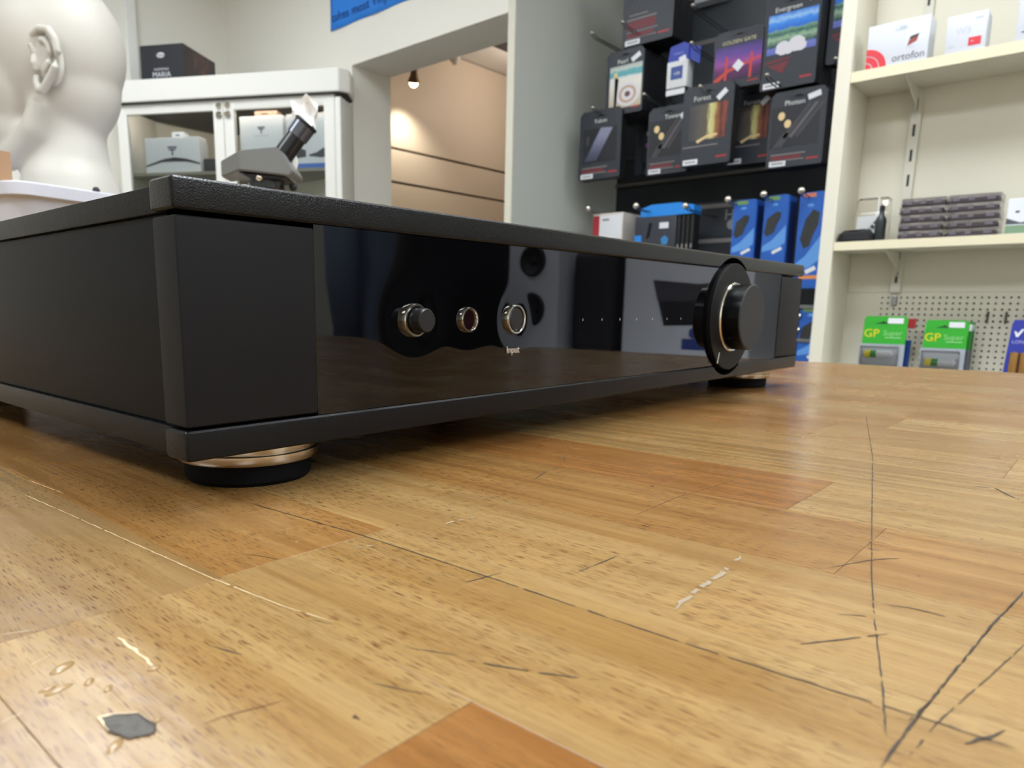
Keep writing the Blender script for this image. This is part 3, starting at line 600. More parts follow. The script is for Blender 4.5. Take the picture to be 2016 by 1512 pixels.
wc = thing('wooden_crate', 'slim brown wooden crate on the emblem boxes high in the cabinet', 'box', cpt(.62, .022, .8302), CRZ); MB().box(0, .10, .03, .08, 0, .020, .001).build('crate_body', mat('crate_brown', (150, 124, 106), .6), wc); slab('print', wc, M_slot, .03, .06, .006, .012, .03)
# black gift box on the cornice
gb = thing('gift_box', 'black box with silver lettering standing on top of the white cabinet', 'box', cpt(.092, .06, .9791), CRZ)
MB().box(0, .205, 0, .26, 0, .1600, .001).build('carton', mat('box_black', (28, 30, 38), .45), gb)
MB().box(.2051, .2056, .003, .257, .002, .158).build('printed_side', ramp_mat('brown_veins', [(.0, (44, 34, 38)), (.42, (58, 44, 46)), (.55, (104, 66, 58)), (.68, (54, 40, 44)), (1, (40, 34, 40))], 'Y', (3.5, .6), (1, 3, .6)), gb)
MB().ball((.098, -.0004, .118), .020, 3, (1, .02, .55)).build('logo', mat('silver_ink', (205, 208, 214), .35), gb, True)
text('logo_lettering', 'Opus', .017, mat('box_black', (28, 30, 38)), gb, .098, -.0009, .118)
text('lettering', 'AUDIOPHILE', .0125, MATS['silver_ink'], gb, .098, -.0003, .062); text('lettering', 'MARIA', .030, MATS['silver_ink'], gb, .098, -.0003, .040)

# blue paper sign over the doorway
ps = thing('paper_sign', 'bright blue paper sign taped on the wall above the doorway', 'sign', (1.999, 2.4985, 1.193), -PI/2)
b = bmesh.new(); V = []; random.seed(3)
for j in range(9):
    row = []
    for i in range(33):
        x = .62*i/32; z = .001*x+.36*j/8; y = -.0012-.004*max(0, math.sin(x*26+.4))*(1-j/8)**3
        row.append(b.verts.new((x, y, z+.006*x-.0015*math.sin(x*26)*(1 if j == 0 else 0))))
    V.append(row)
for j in range(8):
    for i in range(32): b.faces.new((V[j][i], V[j][i+1], V[j+1][i+1], V[j+1][i]))
mb = MB(); mb.bm = b; sh = mb.build('sheet', mat('sign_blue', (30, 128, 226), .5), ps, True); sd = sh.modifiers.new('thick', 'SOLIDIFY'); sd.thickness = .0006; sd.offset = 1
M_bi = mat('sign_ink', (8, 62, 132), .5)
text('lettering', 'takes most Vinyl, CDs', .052, M_bi, ps, .012, -.0062, .046, 'LEFT', 1.05); text('lettering', '& we want', .052, M_bi, ps, .012, -.0042, .135, 'LEFT', 1.05)

# spot lamps in the side room, and one added fill lamp
def spot_lamp(x, y, z, label, lit, tgt):
    t = thing('spot_lamp', label, 'lamp', (x, y, CE), 0)
    dz = z-CE; MB().tube([(0, 0, 0), (0, 0, dz+.075)], .005, 8).build('stem', M_steel, t); MB().lathe([(.03, 0), (.03, -.012), (.01, -.018)], 24, 'Z').build('canopy', M_white, t, True)
    d = (Vector(tgt)-Vector((x, y, z))).normalized(); q = d.to_track_quat('Z', 'Y').to_matrix().to_4x4()
    o = MB().lathe([(.014, -.075), (.020, -.07), (.024, -.035), (.034, -.01), (.036, 0), (.030, 0), (.022, -.03), (.001, -.032)], 28, 'Z').build('lamp_shade', mat('lamp_bronze', (110, 90, 66), .35, metal=.7) if lit else M_white, t, True); o.matrix_local = Matrix.Translation((0, 0, dz)) @ q
    bl = MB().ball((0, 0, 0), .027, 3).build('bulb', mat('bulb_lit', (255, 240, 210), .3, emit=((255, 232, 190), 9.0)) if lit else mat('bulb_off', (225, 220, 210), .2), t, 'all'); bl.matrix_local = Matrix.Translation(Vector((0, 0, dz))+d*.004)
    if lit:
        l = bpy.data.lights.new('side_room_light', 'SPOT'); l.energy = SPOT; l.color = (1, .91, .76); l.spot_size = 1.75; l.spot_blend = .9; l.shadow_soft_size = .02
        lo = bpy.data.objects.new('side_room_light', l); COL.objects.link(lo); lo.parent = t; lo.matrix_local = Matrix.Translation(Vector((0, 0, dz))+d*.045) @ (-d).to_track_quat('Z', 'Y').to_matrix().to_4x4()
spot_lamp(3.16, 3.20, 1.375, 'lit spot lamp glowing by the wall in the side room', True, (3.30, 3.40, .85))
spot_lamp(3.50, 3.18, 1.575, 'unlit white spot lamp under the side room ceiling', False, (3.9, 3.35, .9))
fill_lamp = thing('spot_lamp', 'unseen lamp added behind the doorway partition to fill the side room with light', 'lamp', (3.95, 2.75, CE)); 
MB().tube([(0, 0, 0), (0, 0, -.12)], .005, 8).build('stem', M_steel, fill_lamp); MB().lathe([(.036, -.12), (.036, -.16), (.030, -.165), (.001, -.165)], 24, 'Z').build('lamp_shade', M_white, fill_lamp, True)
l = bpy.data.lights.new('side_room_light', 'POINT'); l.energy = 11; l.color = (1, .84, .72); l.shadow_soft_size = .05; lo = bpy.data.objects.new('side_room_light', l); COL.objects.link(lo); lo.parent = fill_lamp; lo.location = (0, 0, -.24)  # unseen point light added as warm fill for the side room

# ------------------------------------------------------------------ display wall: cable boxes on wire hooks
HW = 2.70
def hook(x, y, z, label, drop=.012, wall=HW, ball=False):
    """double-wire display hook whose tip ends at (x, y, z), the root in the wall"""
    t = thing('display_hook', label, 'hook', (wall, y, z-drop), 0, 'wire display hooks on the black wall'); L = wall-x
    for s in (-1, 1):
        MB().tube([(-.004, s*.007, 0), (-L*.6, s*.0068, 0), (-L+.03, s*.0060, drop*.2), (-L+.012, s*.0055, drop*.7), (-L, s*.0040, drop)], .0021, 8).build('wire', M_steel, t, 'all')
    if ball: MB().ball((-L-.002, 0, drop), .011, 3, (.8, 1, 1)).build('tip', M_chrome, t, 'all')
    else: MB().tube([(-L, -.0046, drop), (-L-.002, 0, drop+.0012), (-L, .0046, drop)], .0040, 10).build('tip', M_chrome, t, 'all')
    MB().box(-.006, 0, -.014, .014, -.020, .016, .001).build('wall_clip', M_steel, t)
    return t
HANG = mat('hang_slot_black', (8, 9, 11), .9)
def cable_box(label, x, y, z0, w, h, d, title, art=None, tsize=.020, sticker=None, bars=True, foot='AUDIO', n_behind=0, behind='', group='hanging cable boxes', toff=0., tpos=.84, tcol=None):
    """front face at world x, centre at y, bottom at z0; local +x runs to world -y"""
    t = thing('cable_box', label, 'box', (x, y, z0), -PI/2, group)
    mb = MB(); mb.prism([(-w/2, .004), (-w/2+.004, 0), (w/2-.004, 0), (w/2, .004), (w/2, h-.014), (w/2-.014, h), (-w/2+.014, h), (-w/2, h-.014)], 0, d)
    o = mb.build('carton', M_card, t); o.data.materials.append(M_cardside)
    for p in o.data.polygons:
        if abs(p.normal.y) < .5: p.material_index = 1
    MB().prism([(-.030, h*.905), (-.010, h*.915), (-.008, h*.935), (.008, h*.935), (.010, h*.915), (.030, h*.905)], -.0006, 0).build('hang_slot', HANG, t)
    if title: text('title', title, tsize, tcol or M_wtxt, t, toff, -.0003, h*tpos)
    if art: art(t, w, h)
    if bars:
        slab('print_line', t, M_grytxt, -w*.42, w*.20, h*.165, h*.18, 0); slab('print_block', t, M_dred, -w*.42, w*.12, h*.105, h*.155, 0); slab('print_line', t, M_grytxt, -w*.42, w*.18, h*.085, h*.098, 0)
    slab('brand_bar', t, M_red, w*.22, w*.43, h*.075, h*.098, 0)
    if foot: slab('price_label', t, M_sticker, -w*.44, -w*.14, .004, .020, 0); slab('price_print', t, M_grytxt, -w*.40, -w*.18, .010, .014, -.0005)
    if sticker: slab('sticker', t, M_sticker, sticker[0]-.018, sticker[0]+.018, sticker[1]-.008, sticker[1]+.008, -.0008, .0006, sticker[2])
    for i in range(n_behind):
        c = thing('cable_box', behind % ('first', 'second', 'third')[i], 'box', (x+(d+.002)*(i+1), y-.001*(i+1), z0+.001), -PI/2, group)
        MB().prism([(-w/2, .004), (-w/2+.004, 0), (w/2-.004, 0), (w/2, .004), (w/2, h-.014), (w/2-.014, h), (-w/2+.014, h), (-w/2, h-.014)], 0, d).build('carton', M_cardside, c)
    return t
def poly(t, name, m, pts, y=-.0006, th=.0005): return MB().prism(pts, y-th, y).build(name, m, t)
P_shell = ramp_mat('pic_beach', [(0, (196, 182, 158)), (.55, (232, 228, 218)), (.72, (226, 226, 220)), (.76, (86, 168, 176)), (.86, (96, 176, 184)), (.90, (198, 206, 196)), (1, (170, 180, 176))], 'Z', (5, .06))
P_bridge = ramp_mat('pic_dusk', [(0, (44, 20, 60)), (.3, (96, 30, 92)), (.5, (150, 70, 150)), (.75, (98, 62, 150)), (1, (58, 44, 110))], 'Z', (4, .12))
P_lake = ramp_mat('pic_lake', [(0, (96, 108, 190)), (.16, (110, 124, 196)), (.20, (30, 66, 70)), (.38, (150, 182, 150)), (.48, (40, 96, 90)), (.58, (120, 160, 130)), (.62, (36, 110, 214)), (.78, (60, 140, 232)), (.86, (150, 196, 240)), (1, (40, 120, 220))], 'Z', (9, .10), (1, 1, 1.6))
P_tree = ramp_mat('pic_redwood', [(0, (62, 64, 66)), (.30, (90, 84, 80)), (.46, (96, 88, 70)), (.56, (214, 206, 146)), (.64, (196, 190, 120)), (.74, (150, 92, 56)), (.84, (84, 40, 36)), (.92, (150, 76, 56)), (1, (52, 48, 48))], 'X', (4, .10), (3, 1, .7))
P_dark = mat('pic_dark', (34, 36, 42), .35); P_bar = mat('pic_cable_grey', (92, 90, 96), .4); P_bar2 = mat('pic_cable_dark', (66, 64, 70), .4); P_plug = mat('pic_plug_gold', (232, 204, 150), .35)
P_braid = ramp_mat('pic_braid', [(.2, (72, 76, 98)), (.5, (112, 114, 140)), (.7, (140, 142, 168))], 'Z', (16, .9), (2, 1, 3))
P_tower = mat('pic_bridge_red', (206, 70, 56), .4); P_pale = mat('pic_pale', (222, 220, 226), .4); P_tan = mat('pic_shell_tan', (196, 166, 140), .4); P_brn = mat('pic_shell_brown', (112, 72, 60), .4)
def art_shell(t, w, h):
    slab('picture', t, P_shell, -w*.40, w*.46, h*.10, h*.76, 0)
    c = (w*.10, h*.30)
    for r, m in ((.045, P_pale), (.034, P_tan), (.024, P_pale), (.011, P_brn)):
        poly(t, 'picture_shell', m, [(c[0]+r*math.cos(a*PI/12), c[1]+r*.85*math.sin(a*PI/12)) for a in range(24)], -.0005-.0006*(1-r/.05))
    poly(t, 'picture_cable', HANG, [(-w*.26, h*.10), (-w*.20, h*.10), (-w*.16, h*.56), (-w*.26, h*.60)]); poly(t, 'picture_plug', P_plug, [(-w*.30, h*.58), (-w*.18, h*.56), (-w*.20, h*.66), (-w*.28, h*.67)])
def art_bridge(t, w, h):
    slab('picture', t, P_bridge, -w*.47, w*.47, h*.14, h*.74, 0)
    poly(t, 'picture_bridge', P_tower, [(-w*.47, h*.15), (-w*.38, h*.15), (-w*.18, h*.29), (w*.45, h*.44), (w*.45, h*.48), (-w*.20, h*.34), (-w*.47, h*.19)])
    for x0 in (-.26, .24): poly(t, 'picture_bridge', P_tower, [(w*x0, h*.14), (w*(x0+.05), h*.14), (w*(x0+.06), h*.56), (w*(x0+.02), h*.56)], -.0012)
    slab('sticker', t, M_sticker, w*.02-.013, w*.02+.013, h*.38-.013, h*.38+.013, -.0018, .0006, PI/4)
def art_lake(t, w, h):
    slab('picture', t, P_lake, -w*.42, w*.46, h*.38, h*.80, 0)
    for i, (cx, cz, r) in enumerate(((-.12, .43, .022), (-.02, .41, .016), (.12, .45, .024), (.20, .42, .016))): poly(t, 'picture_foam', P_pale, [(w*cx+r*math.cos(a*PI/7)*(1+.12*math.sin(a*2.6)), h*cz+r*.9*math.sin(a*PI/7)) for a in range(14)], -.0007-.0004*i, .0003)
    poly(t, 'print_lines', M_dred, [(-w*.42, h*.31), (w*.05, h*.33), (w*.02, h*.31), (-w*.42, h*.28)]); poly(t, 'print_triangle', M_dred, [(-w*.38, h*.26), (w*.02, h*.29), (-w*.10, h*.16)])
def art_tree(t, w, h):
    slab('picture', t, P_tree, -w*.36, w*.40, h*.32, h*.76, 0)
    poly(t, 'picture_glow', P_plug, [(-w*.20, h*.31), (w*.02, h*.37), (w*.22, h*.38), (w*.22, h*.35), (w*.02, h*.34), (-w*.16, h*.28)])
    slab('print_line', t, M_grytxt, -w*.46, w*.24, h*.235, h*.25, 0)
def art_plugs(t, w, h):
    slab('picture', t, P_dark, -w*.46, w*.40, h*.26, h*.80, 0)
    for i in range(3):
        a = -.10+.11*i; m = (P_bar2, P_bar, P_bar2)[i]; poly(t, 'picture_cable', m, [(w*(a-.14), h*.40), (w*(a-.08), h*.38), (w*(a+.36), h*.80), (w*(a+.29), h*.80)])
    for cx, cz in ((-.28, .68), (-.16, .57)): poly(t, 'picture_plug', P_plug, [(w*cx+.010*math.cos(k*PI/6), h*cz+.012*math.sin(k*PI/6)) for k in range(12)])
    poly(t, 'picture_plug', P_bar2, [(-w*.40, h*.27), (-w*.24, h*.27), (-w*.10, h*.44), (-w*.22, h*.46)])
def art_braid(t, w, h):
    slab('picture', t, P_dark, -w*.40, w*.40, h*.24, h*.74, 0)
    poly(t, 'picture_braid', P_braid, [(-w*.36, h*.27), (-w*.06, h*.28), (w*.30, h*.72), (w*.02, h*.74)], -.0007)
    poly(t, 'picture_plug', P_bar2, [(-w*.34, h*.50), (-w*.26, h*.52), (-w*.26, h*.64), (-w*.31, h*.65)])

tb = cable_box('large black cable box cut off by the frame top, above the beach-shell box', 2.30, 1.172, .936, .187, .26, .045, 'Carbon', None, .022, None, True, 'X', 2, 'plain black cable box, %s one behind the large box above the seashell box')
slab('print_block', tb, M_dred, -.078, .030, .050, .078, 0); slab('print_line', tb, M_grytxt, -.078, .032, .081, .086, 0); slab('print_line', tb, M_grytxt, -.070, .0, .095, .099, 0)
for q_ in range(3): poly(tb, 'picture_cable', P_bar2, [(-.075+.02*q_, .105), (-.068+.02*q_, .105), (.01+.025*q_, .215), (.0+.025*q_, .215)])
cable_box('black cable box showing a seashell on a beach', 2.30, 1.250, .722, .146, .210, .040, 'Pearl', art_shell, .020, (.042, .178, -.5), False, '', 3, 'plain black cable box, %s one stacked behind the seashell box', toff=-.01, tpos=.82)
# blue and white small packet
t = thing('blister_pack', 'small blue-topped white packet hanging between the seashell and bridge boxes', 'package', (2.30, 1.054, .750), -PI/2, None)
M_bluep = mat('packet_blue', (52, 70, 170), .45); M_navy = mat('packet_navy', (62, 84, 150), .45)
MB().box(-.036, .036, 0, .045, .022, .105, .002).build('tray', mat('packet_white', (222, 224, 226), .4), t, True)
MB().prism([(-.036, .105), (.036, .105), (.036, .150), (.018, .160), (-.030, .152)], .004, .010).build('header_card', M_bluep, t); MB().prism([(.036, .105), (.072, .085), (.074, .135), (.036, .150)], .010, .016).build('header_card', M_bluep, t)
slab('printed_square', t, M_navy, -.022, .020, .048, .088, 0); text('lettering', 'USB', .012, M_wtxt, t, 0, -.0006, .066); text('lettering', 'CABLES', .010, mat('packet_lilac', (140, 148, 214), .5), t, 0, .0038, .128)
slab('price_label', t, M_sticker, -.036, .030, .001, .018, .002); slab('sticker', t, M_sticker, .006, .030, .100, .116, -.0008, .0006, -.3)
cable_box('black cable box with purple dusk sky and red suspension bridge', 2.30, .851, .735, .156, .170, .030, 'GOLDEN GATE', art_bridge, .0155, None, False, '', 0, '', tpos=.80, tcol=mat('gold_print', (206, 196, 160), .45))
cable_box('black cable box with blue sky over green lakeside trees', 2.30, .6955, .708, .160, .262, .046, 'Evergreen', art_lake, .019, (.056, .245, -.7), False, 'X', 2, 'plain black cable box, %s one stacked behind the lakeside-trees box', toff=-.012, tpos=.845)
cable_box('black cable box with blue picture half hidden by the cream shelf side', 2.36, .535, .765, .150, .26, .05, '', art_lake, .02, None, False, '', 0, '')
cable_box('black cable box with grey-violet braided lead, lowest box beside the pier', 2.29, 1.333, .512, .172, .236, .040, 'Yukon', art_braid, .020, None, True, 'X', 0, '')
cable_box('dark cable box with small white and purple print behind the braided-lead box', 2.48, 1.220, .545, .150, .24, .05, '', None, .02, None, False, '', 0, '')
pb = thing('blister_pack', 'black packet with a purple strip tucked behind the two-gold-plug box', 'package', (2.44, 1.198, .575), -PI/2)
MB().box(-.05, .05, 0, .02, 0, .17, .003).build('card', M_black, pb); slab('purple_strip', pb, mat('print_purple', (130, 70, 140), .4), -.035, .02, .055, .068, 0); slab('white_patch', pb, M_sticker, .0, .024, .095, .112, 0); slab('white_patch', pb, M_grytxt, -.032, -.018, .095, .108, 0); slab('red_bar', pb, M_red, -.012, .026, .152, .162, 0)
cable_box('black cable box with two gold plugs and slanting leads, partly behind the redwood box', 2.31, 1.078, .504, .150, .218, .040, 'Tower', art_plugs, .020, (.058, .186, -.6), True, 'X', 0, '', toff=.012)
cable_box('black cable box with bright redwood trunks, foremost of the lower row', 2.26, .920, .508, .166, .242, .036, 'Forest', art_tree, .022, (.045, .205, -.7), False, 'X', 0, '', toff=-.02)
cable_box('smaller black redwood box hanging behind and beside the foremost redwood box', 2.40, .836, .520, .150, .236, .040, 'Forest', art_tree, .020, (.045, .190, -.7), False, 'X', 1, 'plain black cable box, %s one stacked behind the smaller redwood box', toff=0, tpos=.80)
cable_box('black cable box with three grey leads and two round gold plugs, under the lakeside box', 2.30, .656, .478, .162, .218, .040, 'Photon', art_plugs, .020, (.045, .195, -.25), True, 'X', 1, 'plain black cable box, %s one behind the box with three grey leads', toff=-.01)
cable_box('plain dark box edge between the three-lead box and the cream shelf side', 2.42, .580, .500, .12, .20, .04, '', None, .02, None, False, '', 0, '')
wp = thing('white_carton', 'white carton edge at the frame top above the wire hooks', 'box', (2.55, 1.10, 1.115), -PI/2); MB().box(-.09, .09, 0, .05, 0, .20, .003).build('carton', M_whitebox, wp); slab('print', wp, M_pale, -.06, .05, .03, .05, 0)
hb = thing('backing_card', 'wide plain grey card hanging behind the bridge box', 'card', (2.60, 1.02, .80), -PI/2); MB().box(-.20, .20, 0, .006, 0, .40, .002).build('card', mat('grey_card', (70, 74, 80), .45), hb); slab('rail_strip', hb, M_grytxt, -.20, .20, .19, .205, 0)
for x, y, z, l in ((2.20, 1.327, .975, 'wire hook sticking out beside the pier above the seashell box'), (2.22, 1.22, .990, 'wire hook in front of the large box above the seashell box'), (2.25, .988, .992, 'wire hook pointing out above the bridge box'),
                   (2.24, .98, .878, 'wire hook tip over the blue-topped packet'), (2.25, 1.3428, .748, 'wire hook tip above the braided-lead box'), (2.22, 1.126, .748, 'wire hook carrying the two-gold-plug box'), (2.20, .922, .731, 'wire hook tip above the foremost redwood box'),
                   (2.20, .718, .724, 'wire hook carrying the box with three grey leads'), (2.25, .5487, .746, 'wire hook tip next to the cream shelf side'), (2.24, .695, .985, 'wire hook above the lakeside-trees box'), (2.38, .545, .56, 'low wire hook with a blue-grey clip by the cream shelf side')):
    hook(x, y, z, l)
for x, y, z, l in ((2.23, 1.138, .396, 'ball-tipped hook beside the red-edged white carton'), (2.25, .9683, .384, 'ball-tipped hook over the bright blue header pack'), (2.25, .8264, .392, 'ball-tipped hook of the blue shoe pack nearest the pier'),
                   (2.25, .7165, .397, 'ball-tipped hook of the middle blue shoe pack'), (2.25, .6073, .397, 'ball-tipped hook of the blue shoe pack next to the cream shelf'), (2.27, 1.357, .4085, 'small-tipped hook of the red-edged white carton by the pier')):
    hook(x, y, z, l, .014, HW, True)
# lower row
rw = thing('white_carton', 'white carton with red edge hanging by the pier foot', 'box', (2.33, 1.309, .282), -PI/2)
MB().box(-.062, .062, 0, .16, 0, .112, .002).build('carton', mat('carton_offwhite', (222, 214, 206), .45), rw, True); slab('red_edge', rw, M_red, -.0625, -.036, .0, .105, 0); slab('white_label', rw, M_sticker, -.034, .058, .022, .104, -.0002); slab('red_foot', rw, M_red, -.034, .06, .004, .016, 0); slab('print', rw, M_grytxt, -.022, .006, .086, .092, -.0008)
hp = thing('blister_pack', 'black packet with bright blue header hanging in the lower row', 'package', (2.32, 1.083, .235), -PI/2)
M_hblue = mat('header_blue', (34, 140, 232), .4); M_hblk = mat('pack_charcoal', (52, 56, 66), .35)
MB().box(-.108, .050, 0, .05, 0, .135, .003).build('pack', M_hblk, hp, True); MB().prism([(-.086, .132), (.112, .132), (.112, .160), (.060, .172), (-.045, .172), (-.086, .160)], -.002, .055).build('header', M_hblue, hp)
for i in range(4): MB().box(.052+.016*i, .064+.016*i, .004, .05, .0, .132, .003).build('side_pack', M_black, hp, True); slab('white_mark', hp, M_grytxt, .055+.016*i, .061+.016*i, .02, .034, .0039)
slab('white_label', hp, M_sticker, -.012, .022, .090, .110, 0); slab('blue_square', hp, M_hblue, -.106, -.080, .045, .070, 0); poly(hp, 'picture_plug', HANG, [(-.062, .055), (-.048, .062), (-.040, .110), (-.052, .112)], -.0003); poly(hp, 'blue_mark', mat('mark_teal', (52, 128, 186), .4), [(.0, .035), (.02, .035), (.024, .055), (.01, .066), (-.004, .055)], -.0003)
dkb = thing('dark_carton', 'dark carton with silver lettering between the blue header pack and the shoe packs', 'box', (2.50, .97, .225), -PI/2)
MB().box(-.085, .085, 0, .06, 0, .20, .002).build('carton', mat('carton_dark', (40, 44, 50), .5), dkb); slab('pale_band', dkb, M_grytxt, -.085, .085, .178, .192, 0); slab('pale_band', dkb, M_grytxt, -.07, .085, .058, .072, 0); text('lettering', 'HI', .05, mat('carton_silver', (134, 138, 140), .5), dkb, .052, -.0003, .150)
MB().ball((.058, -.0002, .118), .020, 2, (1, .02, .9)).build('round_mark', MATS['carton_silver'], dkb)
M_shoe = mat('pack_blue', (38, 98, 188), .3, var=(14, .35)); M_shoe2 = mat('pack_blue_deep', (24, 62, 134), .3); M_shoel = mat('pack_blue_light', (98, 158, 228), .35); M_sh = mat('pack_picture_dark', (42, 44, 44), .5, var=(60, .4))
def shoe_pack(label, x, y, z0, h, big=False):
    w = .075
    t = thing('blister_pack', label, 'package', (x, y, z0), -PI/2, 'blue packs hanging by the cream shelf')
    MB().prism([(-w/2, 0), (w/2, 0), (w/2, h-.006), (w/2-.01, h), (-w/2+.012, h-.002), (-w/2, h-.010)], 0, .07, bev=.002).build('pack', M_shoe, t, True)
    MB().box(w/2+.0002, w/2+.0012, .004, .066, .003, h-.02).build('side_print', M_shoe2, t)
    poly(t, 'picture_shoe', M_sh, [(-w*.42, h*.46), (-w*.30, h*.40), (-w*.02, h*.46), (w*.06, h*.56), (w*.20, h*.66), (w*.22, h*.74), (w*.02, h*.76), (-w*.12, h*.72), (-w*.34, h*.66)] if not big else [(-w*.36, h*.52), (-w*.20, h*.42), (w*.02, h*.44), (w*.14, h*.56), (w*.30, h*.66), (w*.32, h*.78), (w*.06, h*.82), (-w*.20, h*.72)], -.0002)
    poly(t, 'pale_swoosh', M_shoel, [(-w*.46, h*.26), (-w*.1, h*.34), (w*.46, h*.56), (w*.46, h*.30), (w*.1, h*.22), (-w*.46, h*.18)], -.0002, .0004)
    slab('green_top' if not big else 'orange_top', t, mat('top_green', (112, 150, 90), .4) if not big else mat('top_orange', (214, 128, 96), .4), -w*.36, w*.12, h-.016, h-.004, -.0003)
    slab('white_label', t, M_sticker, -w*.05, w*.36, h*.17, h*.215, -.0008, .0006, -.45)
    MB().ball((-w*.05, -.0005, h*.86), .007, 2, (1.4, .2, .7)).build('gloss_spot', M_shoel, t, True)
    if big: slab('orange_strip', t, mat('strip_orange', (232, 146, 70), .4), -w*.26, w*.46, h*.10, h*.135, -.0003)
    return t
shoe_pack('glossy blue pack with dark shoe picture, nearest the pier of the three', 2.31, .795, .195, .200)
shoe_pack('glossy blue pack with dark shoe picture, middle one of the three', 2.31, .697, .192, .208)
shoe_pack('tallest glossy blue pack with orange strip, next to the cream shelf side', 2.31, .592, .115, .285, True)
lp = shoe_pack('blue pack hanging low behind the amplifier corner and cream shelf', 2.40, .590, -.13, .19); lp.name = 'blister_pack'
for z, l in ((.055, 'upper silver price rail low on the black wall'), (-.052, 'lower silver price rail low on the black wall')):
    tag(MB().box(2.395, 2.40, .45, 1.2, z, z+.010, .001).build('price_rail', M_steel), l, 'rail')
rb = tag(MB().box(2.405, HW-.001, .45, 1.2, -.085, -.070, .001).build('black_ledge', M_black), 'black ledge low on the wall under the price rails', 'ledge')
fit = thing('steel_fitting', 'two small chrome fittings by the amplifier corner on the black wall', 'fitting', (2.40, .628, -.03), -PI/2)
for z in (.062, .018): MB().lathe([(.006, 0), (.009, .004), (.009, .014), (.005, .018)], 20, 'Y', (0, 0, z)).build('cap', M_chrome, fit, True)

# ------------------------------------------------------------------ cream shelving unit
un = thing('shelving_unit', 'cream laminate shelving unit with slotted upright and pegboard beyond the bench', 'shelf', (1.5, .314, 0), -PI/2)
UL, UB = .60, .125                     # length along local x, depth along local y
def ubox(name, m, *a, bev=.0015, **k): return MB().box(*a, bev).build(name, m, un, **k)
ubox('side_panel', M_cream, 0, .0245, -.004, UB+.012, FL, 1.30); ubox('side_panel', M_cream, UL-.0245, UL, -.004, UB+.012, FL, 1.30)
ubox('back_panel', M_cream, .0245, UL-.0245, UB, UB+.012, .086, 1.30)
M_edge = mat('shelf_edge_cream', (222, 214, 184), .5)
for z0, z1 in ((.1650, .1810), (.4725, .4910), (.80, .818)):
    s_ = ubox('shelf', M_cream, .0250, UL-.0250, .0008, UB-.0005, z0, z1); MB().box(.0250, UL-.0250, -.0006, .0008, z0, z1).build('edge_strip', M_edge, s_)
ubox('kick_shelf', M_cream, .025, UL-.025, 0, UB, -.36, -.34)
M_slotm = mat('upright_grey', (206, 204, 190), .45)
for ux in (.115, .50):
    up = ubox('slotted_upright', M_slotm, ux-.009, ux+.009, UB-.009, UB-.0005, .086, 1.25, bev=.001)
    for i in range(24):
        z = .105+.0465*i; MB().box(ux-.0022, ux+.0022, UB-.0094, UB-.0088, z, z+.022).build('slot', M_slot, up)
    for z in (.165, .4725, .80):
        MB().prism([(0.004, z-.0005), (UB-.010, z-.0005), (UB-.010, z-.048), (UB-.022, z-.030), (.030, z-.010)], 0, .0022, 'XZ').build('bracket', M_slotm, un).matrix_local = Matrix.Translation((ux+.0011, 0, 0)) @ Matrix.Rotation(PI/2, 4, 'Z')
# pegboard with real holes
pg = ubox('pegboard_frame', M_cream, .0245, UL-.0245, UB+.006, UB+.012, -.34, .086)
b = bmesh.new(); n, px0, pz0, pit = 0, .0865, -.075, .0112
def cell(cx, cz, r):
    q = pit/2; o_ = [b.verts.new((cx+q*x, UB, cz+q*z)) for x, z in ((1, 0), (1, 1), (0, 1), (-1, 1), (-1, 0), (-1, -1), (0, -1), (1, -1))]
    i_ = [b.verts.new((cx+r*math.cos(k*PI/4), UB, cz+r*math.sin(k*PI/4))) for k in range(8)]; d_ = [b.verts.new((v.co.x, UB+.005, v.co.z)) for v in i_]
    for k in range(8): b.faces.new((o_[k], o_[(k+1) % 8], i_[(k+1) % 8], i_[k])); b.faces.new((i_[k], i_[(k+1) % 8], d_[(k+1) % 8], d_[k]))
for i in range(36):
    for j in range(14): cell(px0+pit*(i+.5), pz0+pit*(j+.5), .0021)
bmesh.ops.remove_doubles(b, verts=b.verts, dist=1e-5)
x1 = px0+pit*36; z1 = pz0+pit*14
for (a, c, e, f_) in ((.0245, px0, pz0, z1), (x1, UL-.0245, pz0, z1), (.0245, UL-.0245, z1, .086), (.0245, UL-.0245, -.34, pz0)):
    b.faces.new([b.verts.new(p) for p in ((a, UB, e), (c, UB, e), (c, UB, f_), (a, UB, f_))])
mb = MB(); mb.bm = b; pgo = mb.build('pegboard', M_cream, un); pgo['kind'] = 'stuff'
MB().box(.03, UL-.03, UB+.0052, UB+.0058, -.33, .085).build('hole_backing', M_slot, un)
MB().box(.111, .119, UB-.006, UB, .060, .080, .001).build('clip', M_steel, un)
for hx in (.272, .300, .330): MB().box(hx, hx+.003, UB-.004, UB+.002, .028, .050).build('hook_stub', mat('stub_dark', (70, 66, 58), .6), un)
